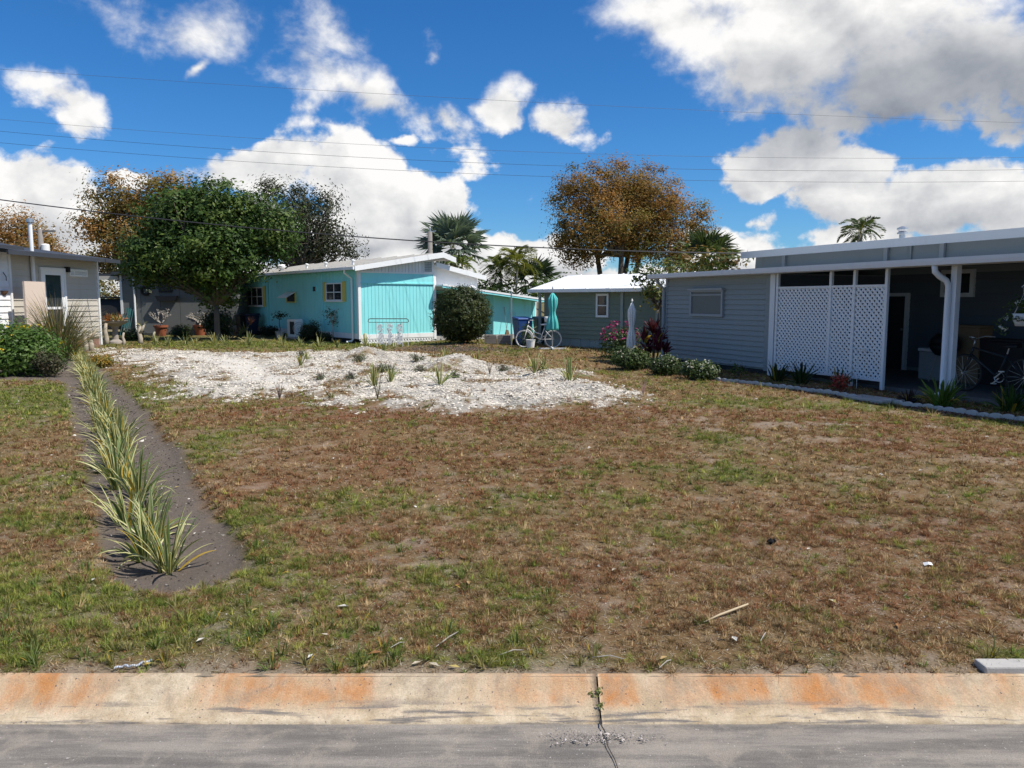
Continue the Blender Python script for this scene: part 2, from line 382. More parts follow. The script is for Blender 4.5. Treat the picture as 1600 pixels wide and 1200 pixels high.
k = T.m('ADD', .30, T.m('ADD', T.m('MULTIPLY', n1, .62), T.m('ADD', T.m('MULTIPLY', n2, .36), T.m('MULTIPLY', n3, .22))))
cc = T.vm('SCALE', a, k)
sp_ = T.ss(T.noise(pos, 120, 2, .5).outputs['Fac'], .665, .72)
cc = T.mix(T.m('MULTIPLY', sp_, .55), cc, (.52, .47, .40, 1))
T.put(b.inputs['Base Color'], cc)
bp = T.n('ShaderNodeBump'); bp.inputs['Strength'].default_value = .9; bp.inputs['Distance'].default_value = .02
T.put(bp.inputs['Height'], T.m('ADD', T.m('MULTIPLY', n1, .7), T.m('MULTIPLY', n2, .4))); T.put(b.inputs['Normal'], bp.outputs[0])
ground = link('ground', np_mesh('ground', np.stack([x, y, z], 1), Fq, base, mg, True)); ground['kind'] = 'structure'

# ------------------------------------------------------------------ street and kerb
ZR = -.105
KF = G(800, 1124, ZR).y
m_road, T, b = new_mat('asphalt', .9, .2)
pos = T.n('ShaderNodeNewGeometry').outputs['Position']
st = T.vm('MULTIPLY', pos, (.6, 5, 1))
n1 = T.noise(st, 2.2, 6, .65).outputs['Fac']; n2 = T.noise(pos, 160, 4, .75).outputs['Fac']; n3 = T.noise(pos, 420, 2, .6).outputs['Fac']
c = T.mix(T.ss(n1, .36, .66), (.165, .15, .133, 1), (.31, .275, .235, 1))
c = T.mix(T.m('MULTIPLY', T.ss(T.noise(pos, 5, 6, .7, .5).outputs['Fac'], .47, .66), .55), c, (.36, .31, .25, 1))
c = T.vm('SCALE', c, T.m('ADD', .02, T.m('ADD', T.m('MULTIPLY', n2, 1.15), T.m('MULTIPLY', n3, .80))))
c = T.mix(T.ss(T.noise(pos, 75, 2, .5).outputs['Fac'], .70, .76), c, (.5, .47, .43, 1))
T.put(b.inputs['Base Color'], c)
bp = T.n('ShaderNodeBump'); bp.inputs['Strength'].default_value = .7; bp.inputs['Distance'].default_value = .006
T.put(bp.inputs['Height'], T.m('ADD', n2, n3)); T.put(b.inputs['Normal'], bp.outputs[0])
rd_ = MB(); NXR = 60
for j, yy in enumerate((-60, -8, KF - .5, KF + .02)):
    for q in range(NXR + 1): rd_.v.append((-300 + 600 * q / NXR, yy, ZR + (-.012 if yy > KF - .1 else 0) + (.05 if yy < -7 else 0)))
for j in range(3):
    for q in range(NXR): rd_.f.append((j * (NXR + 1) + q, j * (NXR + 1) + q + 1, (j + 1) * (NXR + 1) + q + 1, (j + 1) * (NXR + 1) + q))
tag(rd_.build('street', m_road, smooth=True), kind='structure')
m_kerb, T, b = new_mat('kerb_concrete', .85, .25)
pos = T.n('ShaderNodeNewGeometry').outputs['Position']
spx = T.n('ShaderNodeSeparateXYZ'); T.put(spx.inputs[0], pos)
hgt = T.m('DIVIDE', T.m('SUBTRACT', spx.outputs[2], ZR), -ZR)
n1 = T.noise(T.vm('ADD', T.vm('MULTIPLY', pos, (1.0, .5, 1.0)), (3.1, 0, 0)), 1.5, 6, .60, .5).outputs['Fac']; n2 = T.noise(pos, 9, 6, .7).outputs['Fac']; n3 = T.noise(pos, 130, 4, .75).outputs['Fac']
drip = T.noise(T.vm('MULTIPLY', pos, (1, .12, .12)), 6.5, 5, .6, .3).outputs['Fac']
c = T.mix(T.ss(n2, .3, .7), (.40, .305, .19, 1), (.57, .475, .345, 1))
rust = T.m('MULTIPLY', T.ss(T.m('ADD', T.m('ADD', T.m('MULTIPLY', n1, .75), T.m('MULTIPLY', drip, .45)), T.m('MULTIPLY', T.m('SUBTRACT', n2, .5), .35)), .49, .78), T.ss(T.m('ADD', hgt, T.m('MULTIPLY', T.m('SUBTRACT', n2, .5), .8)), .05, .45))
rust = T.m('MULTIPLY', rust, T.ss(T.m('ADD', spx.outputs[0], T.m('MULTIPLY', n1, .8)), 2.9, -.1)) if False else rust
c = T.mix(T.m('MULTIPLY', rust, .95), c, (.42, .17, .045, 1))
c = T.mix(T.m('MULTIPLY', T.ss(T.noise(pos, 3.7, 7, .75, .6).outputs['Fac'], .46, .68), .65), c, (.27, .205, .145, 1))
c = T.mix(T.ss(T.noise(pos, 60, 3, .6).outputs['Fac'], .645, .71), c, (.12, .10, .085, 1))
c = T.mix(T.m('MULTIPLY', T.ss(T.noise(T.vm('MULTIPLY', pos, (.8, 8, 8)), 3.1, 5, .6).outputs['Fac'], .50, .64), T.ss(hgt, .55, .10)), c, (.16, .142, .125, 1))
c = T.vm('SCALE', c, T.m('ADD', .30, T.m('ADD', T.m('MULTIPLY', n3, .95), T.m('MULTIPLY', T.noise(pos, 30, 5, .7).outputs['Fac'], .45))))
T.put(b.inputs['Base Color'], c)
bp = T.n('ShaderNodeBump'); bp.inputs['Strength'].default_value = .6; bp.inputs['Distance'].default_value = .006
T.put(bp.inputs['Height'], T.m('ADD', n3, n2)); T.put(b.inputs['Normal'], bp.outputs[0])
KW = KB - KF
prof = [(KF - .02, ZR - .1), (KF - .02, ZR - .004)] + [(KF + KW * t_, ZR - ZR * (t_ ** 1.25)) for t_ in np.linspace(0, .9, 10)] + [(KB - .008, -.002), (KB + .02, .004), (KB + .06, -.01), (KB + .06, ZR - .1)]
joint = G(936, 1090, -.05).x
for q, (x0, x1) in enumerate(((-40, joint - .0035), (joint + .0035, 40))):
    xk = np.unique(np.clip(np.concatenate([[x0, x1], np.arange(-4.2, 4.2, .05)]), x0, x1)); mbk = MB(); npf = len(prof)
    for xx in xk:
        for j, (yy, zz) in enumerate(prof):
            am = .006 if 2 <= j <= npf - 3 else 0
            wv = fbm(np.array([xx * 3.]), np.array([j * .35]), 1., 4, 5)[0] - .5; chip = max(0, fbm(np.array([xx * 11.]), np.array([3.]), 1., 3, 8)[0] - .64) * (.022 if j in (npf - 4, npf - 3, npf - 5) else 0)
            mbk.v.append((xx, yy + wv * am * 2, zz + wv * am - chip))
    for q_ in range(len(xk) - 1):
        for j in range(npf): mbk.f.append((q_ * npf + j, q_ * npf + (j + 1) % npf, (q_ + 1) * npf + (j + 1) % npf, (q_ + 1) * npf + j))
    mbk.f.append(tuple(range(npf))); mbk.f.append(tuple((len(xk) - 1) * npf + j for j in range(npf - 1, -1, -1)))
    tag(mbk.build('kerb', m_kerb, smooth=True), kind='structure')
# crack running from the kerb joint across the asphalt
m_crack = paint('crack_dark', (.035, .032, .03), .95)
ck = MB(); P0 = [(joint, KF + .0), (joint - .006, KF - .05), (joint + .008, KF - .12), (joint + .002, KF - .2), (joint + .02, KF - .3), (joint + .03, KF - .45), (joint + .02, KF - .7)]
for i_, (a_, b_) in enumerate(zip(P0[:-1], P0[1:])):
    w = .0035 - .0004 * i_; zz = ZR + .004
    ck.add([(a_[0] - w, a_[1], zz), (a_[0] + w, a_[1], zz), (b_[0] + w, b_[1], zz), (b_[0] - w, b_[1], zz)], [(3, 2, 1, 0)])
tag(ck.build('street_crack', m_crack), kind='structure')

# ------------------------------------------------------------------ turf blades, shell gravel, mulch
def scatter(n, y0, y1, margin=.03):
    """points in the wedge of ground the lens and its near surroundings cover, uniform per square metre"""
    yy = np.sqrt(rng.uniform(y0 ** 2, y1 ** 2, n)); xx = rng.uniform(-.80, .80, n) * yy
    return xx, yy
def blades(nt, y0, y1, h, w, per):
    """turf as tussocks: every tuft has one colour and size, its blades splay from a common root"""
    x, y = scatter(nt, y0, y1); gr, sandy, so, gn, rd, ba = zones(x, y)
    keep = rng.random(nt) < np.clip(1 - gr * .985 - so * 1.3, 0, 1) * np.clip(1 - ba * .80, .0, 1) * (.12 + .88 * np.clip(fbm(x, y, 6, 3, 14) * 3.0 - .95, 0, 1))
    keep &= (y > KB + .02)
    x, y, gn, rd = x[keep], y[keep], gn[keep], rd[keep]; nt = len(x)
    r = rng.random(nt); r2 = rng.random(nt); col = np.empty((nt, 3))
    col[:] = np.where((r2 < .25 + .55 * rd)[:, None], C_RED * 1.2, np.where((r2 < .66 + .24 * rd)[:, None], C_BROWN * 1.1, C_STRAW * 1.25))
    isg = r < np.clip(gn * 1.05 - .02, .05, .93); gcol = np.array([.085, .135, .022]) * (1 - r2[:, None]) + np.array([.25, .245, .055]) * r2[:, None]; col[isg] = gcol[isg]
    col *= rng.uniform(.5, 1.5, (nt, 1)); sz = np.exp(rng.normal(0, .38, nt)) * np.where(isg, 1.2, 1.)
    m = rng.poisson(per * np.clip(sz, .5, 2.2)); i = np.repeat(np.arange(nt), m); n = len(i)
    ang = rng.uniform(0, 2 * np.pi, n); lean = rng.uniform(.5, 1.5, n); L = h * sz[i] * rng.uniform(.5, 1.4, n); ww = w * rng.uniform(.6, 1.4, n)
    x = x[i] + np.cos(ang) * h * .35 * rng.random(n); y = y[i] + np.sin(ang) * h * .35 * rng.random(n); z = gz(x, y) - .003
    c = col[i] * rng.uniform(.75, 1.3, (n, 1))
    d = np.stack([np.cos(ang) * np.sin(lean), np.sin(ang) * np.sin(lean), np.cos(lean)], 1) * L[:, None]
    s = np.stack([-np.sin(ang + .4), np.cos(ang + .4), np.zeros(n)], 1) * ww[:, None] / 2
    p = np.stack([x, y, z], 1); ok = y > KB + .012
    return np.stack([p - s, p + s, p + d], 1)[ok].reshape(-1, 3), np.repeat(c[ok], 3, 0)
m_blade = leafmat('turf_blades', .25, .7, .12)
Vs, Cs = [], []
for args in ((80000, KB, 6.2, .0235, .0042, 14), (75000, 6.2, 11, .030, .0072, 10), (85000, 11, 19, .040, .012, 6), (60000, 19, 33, .055, .026, 4)):
    V, C_ = blades(*args); Vs.append(V); Cs.append(C_)
V = np.concatenate(Vs); C_ = np.concatenate(Cs)
turf = link('turf', np_mesh('turf', V, np.arange(len(V)).reshape(-1, 3), C_, m_blade))
tag(turf, 'short patchy brown and green turf covering the empty lot', 'grass', kind='stuff')

def thatch(n, y0, y1, L, w):
    x, y = scatter(n, y0, y1); gr, sandy, so, gn, rd, ba = zones(x, y); k = (rng.random(n) < np.clip(1 - gr - so * 1.5, 0, 1)) & (y > KB + .03)
    x, y = x[k], y[k]; n = len(x); a = rng.uniform(0, 6.28, n); l = L * rng.uniform(.4, 1.5, n); z = gz(x, y) + .004
    d = np.stack([np.cos(a) * l, np.sin(a) * l, rng.uniform(-.1, .35, n) * l], 1); s = np.stack([-np.sin(a), np.cos(a), 0 * a], 1) * w / 2; p = np.stack([x, y, z], 1)
    c = np.array([(.42, .34, .22), (.33, .25, .15), (.50, .45, .36), (.22, .14, .08)])[rng.integers(0, 4, n)] * rng.uniform(.6, 1.2, (n, 1))
    return np.stack([p - s, p + s, p + d], 1).reshape(-1, 3), np.repeat(c, 3, 0)
tv = [thatch(60000, KB, 6.2, .028, .0032), thatch(55000, 6.2, 11, .035, .006), thatch(30000, 11, 19, .05, .010)]
V = np.concatenate([t_[0] for t_ in tv]); C_ = np.concatenate([t_[1] for t_ in tv])
tag(link('dead_thatch', np_mesh('dead_thatch', V, np.arange(len(V)).reshape(-1, 3), C_, m_blade)), 'pale dead grass bits lying flat on the lot', 'thatch', kind='stuff')
OCT_V = np.array([(1, 0, 0), (-1, 0, 0), (0, 1, 0), (0, -1, 0), (0, 0, 1), (0, 0, -1)], float)
OCT_F = np.array([(0, 2, 4), (2, 1, 4), (1, 3, 4), (3, 0, 4), (2, 0, 5), (1, 2, 5), (3, 1, 5), (0, 3, 5)])
def pebbles(x, y, z, size, flat, col):
    n = len(x); V = OCT_V[None] * (1 + rng.uniform(-.35, .35, (n, 6, 1)))
    S = np.stack([size * rng.uniform(.7, 1.5, n), size * rng.uniform(.6, 1.1, n), size * flat * rng.uniform(.6, 1.4, n)], 1); V = V * S[:, None]
    t = rng.normal(0, .35, n); ct, st_ = np.cos(t), np.sin(t); V = np.stack([V[..., 0] * ct[:, None] - V[..., 2] * st_[:, None], V[..., 1], V[..., 0] * st_[:, None] + V[..., 2] * ct[:, None]], -1)
    a = rng.uniform(0, 6.28, n); ca, sa = np.cos(a)[:, None], np.sin(a)[:, None]
    V = np.stack([V[..., 0] * ca - V[..., 1] * sa, V[..., 0] * sa + V[..., 1] * ca, V[..., 2]], -1) + np.stack([x, y, z], 1)[:, None]
    return V.reshape(-1, 3), (OCT_F[None] + 6 * np.arange(n)[:, None, None]).reshape(-1, 3), np.repeat(col, 6, 0)
m_shell = leafmat('shell_chips', .0, .8, .2); m_chip = leafmat('mulch_chips', .0, .9, .1)
x, y = scatter(520000, 10.5, 31); gr, sandy, so, gn, rd, ba = zones(x, y)
kp = (rng.random(len(x)) < gr * (.75 - .60 * sandy) * np.clip(fbm(x, y, 2.4, 4, 19) * 2.4 - .55, .12, 1)) & (so < .3); x, y = x[kp][:62000], y[kp][:62000]; n = len(x)
cs = C_SHELL[None] * rng.uniform(.55, 1.18, (n, 1)) * np.array([1, .985, .95])
V, F_, c_ = pebbles(x, y, gz(x, y) + .004, .019 * rng.uniform(.6, 1.9, n), .45, cs)
tag(link('shell_gravel', np_mesh('shell_gravel', V, F_, c_, m_shell)), 'white crushed shell gravel spread over the middle of the lot', 'gravel', kind='stuff')
# loose grit: on the soil strip, along the back of the kerb, sparse chips over the turf, a spill by the kerb joint
x, y = scatter(90000, 3.4, 16); gr, sandy, so, gn, rd, ba = zones(x, y)
kp = rng.random(len(x)) < np.clip(so * .95 + (ba > .75) * .35 + .06, 0, 1); x, y = x[kp], y[kp]; n = len(x)
cs = np.where((rng.random(n) < np.where(so[kp] > .3, .12, .6))[:, None], C_SHELL[None], C_SOIL[None] * .8) * rng.uniform(.3, 1.15, (n, 1))
V, F_, c_ = pebbles(x, y, gz(x, y) + .002, .0042 * np.exp(rng.normal(0, .55, n)) * (.6 + y / 14), .6, cs)
tag(link('loose_grit', np_mesh('loose_grit', V, F_, c_, m_shell)), 'loose grit and shell chips strewn on the bare soil', 'grit', kind='stuff')
n = 420; c0 = G(930, 1152, ZR); x = c0.x + rng.normal(0, .12, n); y = c0.y + rng.normal(0, .028, n)
kp = y < KF - .01; x, y = x[kp], y[kp]; n = len(x)
V, F_, c_ = pebbles(x, y, np.full(n, ZR + .003), .0026 * np.exp(rng.normal(0, .45, n)), .6, np.array([.34, .30, .27])[None] * rng.uniform(.4, 1.5, (n, 1)))
tag(link('gravel_spill', np_mesh('gravel_spill', V, F_, c_, m_shell)), 'small spill of grey grit on the street by the kerb joint', 'grit', kind='stuff')
# ------------------------------------------------------------------ houses
class Frame:
    """local axes of a facade: x along it, y into the building, z up; origin on the ground"""
    def __init__(s, C, ux, uy):
        n = math.hypot(ux, uy); s.C = Vector((C[0], C[1], 0)); s.u = Vector((ux / n, uy / n, 0)); s.w = Vector((-uy / n, ux / n, 0)); s.rz = math.atan2(uy, ux)
    def px(s, px, py, off=0.):
        d = Vector(ray(px, py)); o = Vector((0, 0, EYE)); P = s.C + s.w * off
        t = (P - o).dot(s.w) / d.dot(s.w); q = o + d * t; return (q - s.C).dot(s.u), q.z
    def pxs(s, px, py, xo=0.):
        d = Vector(ray(px, py)); o = Vector((0, 0, EYE)); P = s.C + s.u * xo
        t = (P - o).dot(s.u) / d.dot(s.u); q = o + d * t; return (q - s.C).dot(s.w), q.z
    def loc(s, p):
        d = Vector(p) - s.C; return d.dot(s.u), d.dot(s.w)
    def wld(s, x, y, z=0.): return s.C + s.u * x + s.w * y + Vector((0, 0, z))
def boards_h(par, x0, x1, z0, z1, pitch, y, mat, name='siding_board', axis='y', sgn=-1):
    n = max(1, round((z1 - z0) / pitch)); p = (z1 - z0) / n; me = None
    for i in range(n):
        if me is None:
            pr = [(0, 0), (sgn * .032, .002), (sgn * .030, .010), (sgn * .004, p), (0, p)]
            me = MB().prism(pr, x0, x1, 'x' if axis == 'y' else 'y').mesh(name, mat)
        link(name, me, par, (0, y, z0 + i * p) if axis == 'y' else (y, 0, z0 + i * p))
def boards_v(par, a0, a1, zlo, zhi, pitch, off, mat, axis='x', name='siding_board', out=-1):
    """vertical boards; zlo/zhi may be functions of the coordinate along the wall"""
    n = max(1, round((a1 - a0) / pitch)); p = (a1 - a0) / n; same = not callable(zlo) and not callable(zhi); me = None
    f = lambda g, a: g(a) if callable(g) else g
    for i in range(n):
        if me is None or not same:
            q0, q1 = a0 + i * p, a0 + (i + 1) * p - .014
            poly = [(0, f(zlo, q0)), (q1 - q0, f(zlo, q1)), (q1 - q0, f(zhi, q1)), (0, f(zhi, q0))]
            t0, t1 = (off + out * .022, off) if out < 0 else (off, off + .022)
            me = MB().prism(poly, t0, t1, 'y' if axis == 'x' else 'x').mesh(name, mat)
        link(name, me, par, (a0 + i * p, 0, 0) if axis == 'x' else (0, a0 + i * p, 0))
glass, T, b = new_mat('window_glass', .06, .6)
pos = T.n('ShaderNodeNewGeometry').outputs['Position']
T.put(b.inputs['Base Color'], T.mix(T.noise(pos, 1.5, 4).outputs['Fac'], (.012, .015, .018, 1), (.05, .058, .06, 1)))
blind = paint('window_blind', (.30, .29, .26), .7, .15, 6)
def window(par, x0, x1, z0, z1, y, frame, fw=.05, muntx=(), muntz=(), pane=None, axis='x', out=-1, name='window', sill=None):
    """frame with its panes, set on a wall that faces -y (axis x) or -x (axis y)"""
    B = lambda m, a0, a1, d0, d1, c0, c1: m.box(a0, a1, min(y + out * d0, y + out * d1), max(y + out * d0, y + out * d1), c0, c1) if axis == 'x' else m.box(min(y + out * d0, y + out * d1), max(y + out * d0, y + out * d1), a0, a1, c0, c1)
    f = MB(); B(f, x0, x0 + fw, .0, .065, z0, z1); B(f, x1 - fw, x1, .0, .065, z0, z1); B(f, x0 + fw, x1 - fw, .0, .065, z1 - fw, z1); B(f, x0 + fw, x1 - fw, .0, .065, z0, z0 + fw)
    for t in muntx: xm = x0 + (x1 - x0) * t; B(f, xm - .014, xm + .014, .02, .055, z0 + fw, z1 - fw)
    for t in muntz: zm = z0 + (z1 - z0) * t; B(f, x0 + fw, x1 - fw, .02, .053, zm - .016, zm + .016)
    o = f.build(name, frame, par)
    g = MB(); B(g, x0 + fw * .7, x1 - fw * .7, .022, .032, z0 + fw * .7, z1 - fw * .7); g.build('pane', pane or glass, o)
    if sill:
        s = MB(); B(s, x0 - .04, x1 + .04, 0, .10, z0 - .05, z0 - .004); s.build('sill', sill, o)
    return o

m_teal = paint('turquoise_paint', (.27, .73, .73), .55, .07, 1.6, .16, .15)
m_teal_dark = paint('turquoise_shaded', (.22, .66, .66), .6, .05, 1.6, .15)  # darker copy of the turquoise, recess shade put into the colour
m_white = paint('white_paint', (.78, .78, .76), .5, .04, 2, .10, .1)
m_whitewall = paint('white_siding', (.76, .76, .75), .6, .05, 2, .12, .1)
m_yellow = paint('yellow_shutter', (.62, .52, .13), .55, .08, 3, .1)
m_roofmetal = paint('roof_grey_metal', (.42, .40, .36), .45, .12, 1.2, .25)
m_roofwhite = paint('roof_white', (.80, .80, .79), .5, .04, .8, .06)
m_dark = paint('dark_parts_and_shade', (.03, .032, .035), .8)  # near-black parts; the block under the floor uses it as painted shade
m_grey = paint('blue_grey_siding', (.25, .285, .295), .55, .06, 1.4, .10, .12)
m_greyd = paint('blue_grey_trim', (.31, .34, .36), .5, .05, 2, .08)
m_green = paint('sage_green_siding', (.195, .23, .175), .6, .06, 1.4, .12, .12)
m_sage = paint('sage_trim', (.33, .37, .34), .55, .05, 2, .1)
m_skirt = paint('skirting_panel', (.30, .325, .30), .6, .1, 2, .3)
m_beige = paint('beige_siding', (.50, .46, .39), .6, .06, 1.5, .12, .1)
m_conc = paint('concrete_slab', (.40, .38, .35), .85, .15, 4, .25, .4, 120)
m_black = paint('black_paint', (.014, .014, .016), .45, .2)
m_steel = paint('galvanised', (.46, .47, .48), .35, .1, 5, .15, metal=.7)

# ---- turquoise house
bc = G(562, 537); BF = Frame(bc, .78, .62)
house = thing('turquoise_house', 'turquoise house with grooved boards, white gable and sloping grey roof', 'house', bc * 1, BF.rz); house.location.z = 0
Wd = BF.px(680, 500)[0]; LEN = 13.2
Zb, Zs = BF.px(563, 530)[1], BF.px(563, 523)[1]                     # lattice top, baseboard top
Zh0 = BF.px(566, 443)[1]; Zh1 = BF.px(566, 426)[1]                    # ledge, top of turquoise band
Ze = BF.px(562, 419)[1]; xr, Zr = BF.px(690, 399, -.3)                # eave and ridge heights
roofz = lambda x_: Ze + (Zr - Ze) * (x_ / xr)
MB().prism([(.02, Zb), (Wd, Zb), (Wd, roofz(Wd) - .03), (.02, roofz(.02) - .03)], .022, LEN, 'y').build('wall', m_teal_dark, house)
boards_v(house, .09, Wd - .09, Zs, Zh0, .158, .022, m_teal)
MB().box(.09, Wd - .09, -.012, .021, Zh0 + .05, Zh1).build('header_band', m_teal, house)
MB().box(.07, Wd - .07, -.05, .020, Zh0, Zh0 + .05).build('ledge', m_teal, house)
MB().box(.0, Wd, -.02, .019, Zb, Zs).build('baseboard', m_white, house)
MB().box(-.03, .09, -.03, .10, Zb, roofz(.05) - .06).build('corner_trim', m_white, house)
MB().box(Wd - .09, Wd + .04, -.03, .06, Zb - .1, Zh1 + .02).build('corner_trim', m_white, house)
gable = MB().box(.05, Wd, -.03, .019, Zh1, Zh1 + .06); gable.build('gable_rail', m_white, house)
boards_v(house, .10, Wd + .0, Zh1 + .06, lambda a: roofz(a) - .04, .158, .012, m_whitewall, name='gable_board')
vx0, vz0 = BF.px(661, 426); vx1, vz1 = BF.px(675, 407)
lv = MB().box(vx0, vx1, -.05, .0, vz0, vz0 + .04).box(vx0, vx1, -.05, 0, vz1 - .04, vz1).box(vx0, vx0 + .04, -.05, 0, vz0 + .04, vz1 - .04).box(vx1 - .04, vx1, -.05, 0, vz0 + .04, vz1 - .04).build('gable_vent', m_white, house)
for i in range(6):
    zz = vz0 + .05 + i * (vz1 - vz0 - .1) / 6
    MB().prism([(-.045, zz), (-.04, zz + .012), (-.008, zz + .05), (-.013, zz + .04)], vx0 + .04, vx1 - .04, 'x').build('louver', m_sage, lv)
# roof: long low slope to the left, short fall to the right
RY0, RY1 = -.42, LEN + .3; xo = -.34; xe = xr + .62; ze2 = Zr - .20
rf = MB().prism([(xo, roofz(xo) + .02), (xr, Zr + .02), (xe, ze2 + .02), (xe, ze2 + .10), (xr, Zr + .11), (xo, roofz(xo) + .10)], RY0, RY1, 'y').build('roof', m_roofmetal, house)
MB().prism([(xo - .02, roofz(xo) - .07), (xr, Zr - .10), (xe + .02, ze2 - .10), (xe + .02, ze2 + .115), (xr, Zr + .125), (xo - .02, roofz(xo) + .115)], RY0 - .03, RY0 - .002, 'y').build('rake_board', m_white, rf)
for i in range(9):
    yy = RY0 + .8 + i * 1.5; MB().prism([(xo, roofz(xo) + .10), (xr, Zr + .11), (xr, Zr + .15), (xo, roofz(xo) + .14)], yy, yy + .04, 'y').build('roof_seam', m_roofmetal, rf)
MB().box(xo - .10, xo - .003, RY0, RY1, roofz(xo) - .02, roofz(xo) + .09).build('gutter', m_white, rf)
for px_, yy in ((541, 1.4), (503, 4.0), (478, 6.0)):
    MB().lathe([(.05, 0), (.05, .16), (.09, .17), (.09, .21), (.02, .24)], 12, (.5, yy, roofz(.5) + .1)).build('vent_pipe', m_white, rf)
MB().lathe([(.10, 0), (.10, .12), (.22, .14), (.24, .22), (.16, .30), (.03, .32)], 14, (.35, 8.6, roofz(.35) + .1)).build('roof_vent', m_white, rf)
# side wall
boards_v(house, .12, LEN, Zb + .22, roofz(0) - .06, .31, .02, m_teal, axis='y')
MB().box(-.005, .019, .12, LEN, Zb, Zb + .215).build('baseboard', m_white, house)
for pxx in (420, 505):
    yy = BF.pxs(pxx, 480)[0]; MB().box(-.045, -.004, yy - .05, yy + .05, Zb + .2, roofz(0) - .08).build('batten', m_teal, house)
for (a, b_, zt, zb_, mx_, mz_) in ((386, 412, 449, 478, (.34, .67), (.5,)), (511, 536, 442, 470, (.5,), (.48,))):
    y0, y1 = BF.pxs(b_, 460)[0], BF.pxs(a, 460)[0]; mid = (a + b_) / 2; z1 = BF.pxs(mid, zt)[1]; z0 = BF.pxs(mid, zb_)[1]
    wn_ = window(house, y0, y1, z0, z1, -.004, m_white, .05, mx_, mz_, None, 'y', -1, sill=m_white)
    bl = MB().box(-.034, -.030, y0 + .06, y1 - .06, z0 + (z1 - z0) * .55, z1 - .06); bl.build('blind', blind, wn_)
    for yy in (y0 - .30, y1 + .02): 
        sh = MB().box(-.05, -.004, yy, yy + .28, z0 - .03, z1 + .05).build('shutter', m_yellow, house)
        for j in range(8): MB().box(-.058, -.051, yy + .04, yy + .24, z0 + .03 + j * (z1 - z0 - .04) / 8, z0 + .08 + j * (z1 - z0 - .04) / 8).build('shutter_slat', m_yellow, sh)
y0 = BF.pxs(496, 450)[0]; y1 = BF.pxs(489, 450)[0]; window(house, y0, y1, BF.pxs(492, 457)[1], BF.pxs(492, 446)[1], -.004, m_teal, .05, axis='y')
# hopper window with a raised sash
y0 = BF.pxs(463, 460)[0]; y1 = BF.pxs(449, 460)[0]; z0 = BF.pxs(456, 473)[1]; z1 = BF.pxs(456, 456)[1]
hw_ = window(house, y0, y1, z0, z1, -.004, m_yellow, .05, axis='y', name='hopper_window')
MB().add([(-.05, y0, z1), (-.05, y1, z1), (-.5, y1, z0 + .25), (-.5, y0, z0 + .25), (-.05, y0, z1 - .03), (-.05, y1, z1 - .03), (-.5, y1, z0 + .22), (-.5, y0, z0 + .22)],
         [(0, 1, 2, 3), (7, 6, 5, 4), (0, 4, 5, 1), (1, 5, 6, 2), (2, 6, 7, 3), (3, 7, 4, 0)]).build('sash', m_white, hw_)
dsx = -.08; dy_ = BF.pxs(553, 480)[0] if BF.pxs(553, 480)[0] > .1 else .35
MB().tube([(xo - .05, dy_, roofz(xo) - .02), (xo - .05, dy_, roofz(xo) - .12), (dsx, dy_, roofz(xo) - .35), (dsx, dy_, .16), (dsx - .05, dy_, .09), (dsx - .28, dy_, .06)], .04, 8).build('downspout', m_white, house)
# scalloped lattice skirt under the front
sk = MB(); n_ = 26
for i in range(n_):
    for s_ in (-1, 1):
        xa = .05 + (Wd - .1) * (i + .5) / n_; w_ = (Wd - .1) / n_
        sk.bar((xa - s_ * w_ / 2, .01 + .006 * s_, .0), (xa + s_ * w_ / 2, .01 + .006 * s_, Zb), .02, .05)
sk.box(0, Wd, .0, .03, Zb - .06, Zb - .0); sk.box(0, Wd, 0, .03, -.01, .03)
tag(sk.build('skirt_lattice', m_white, house), kind='stuff')
MB().box(.06, Wd - .05, .45, LEN - .1, -.05, Zb + .02).build('crawl_space_shade', m_dark, house)  # near-black block filling the void, standing in for shade under the floor
# rear wing: white gable then the low porch roof running on to the right
x2, zz2 = BF.px(758, 434, -.1); z2a = BF.px(683, 413, -.1)[1]
wing = lambda a: z2a + (zz2 - z2a) * (a - Wd) / (x2 - Wd)
xp1, zp1 = BF.px(850, 470, -.5); zp0 = BF.px(684, 447, -.5)[1]; porch = lambda a: zp0 + (zp1 - zp0) * (a - Wd) / (xp1 - Wd)
xw1 = BF.px(746, 440, .2)[0]
MB().prism([(Wd + .04, porch(Wd) + .0), (xw1, porch(xw1) + .0), (xw1, wing(xw1) - .02), (Wd + .04, wing(Wd) - .02)], .2, 7.5, 'y').build('wing_wall', m_whitewall, house)
w2 = MB().prism([(Wd - .02, wing(Wd) - .02), (x2, zz2 - .02), (x2, zz2 + .07), (Wd - .02, wing(Wd) + .07)], -.15, 8, 'y').build('wing_roof', m_roofmetal, house)
MB().prism([(Wd - .02, wing(Wd) - .12), (x2 + .02, zz2 - .12), (x2 + .02, zz2 + .085), (Wd - .02, wing(Wd) + .085)], -.18, -.152, 'y').build('rake_board', m_white, w2)
pr_ = MB().prism([(Wd + .02, porch(Wd)), (xp1, zp1), (xp1, zp1 + .06), (Wd + .02, porch(Wd) + .06)], -.5, 6, 'y').build('porch_roof', m_roofwhite, house)
MB().prism([(Wd + .05, porch(Wd) - .06), (xp1 + .02, zp1 - .06), (xp1 + .02, zp1 + .02), (Wd + .05, porch(Wd) + .02)], -.53, -.503, 'y').build('fascia', m_teal, pr_)
MB().prism([(Wd + .05, porch(Wd) + .021), (xp1 + .02, zp1 + .021), (xp1 + .02, zp1 + .10), (Wd + .05, porch(Wd) + .10)], -.55, -.503, 'y').build('fascia', m_white, pr_)
xa, xb = BF.px(771, 500, .1)[0], BF.px(835, 500, .1)[0]
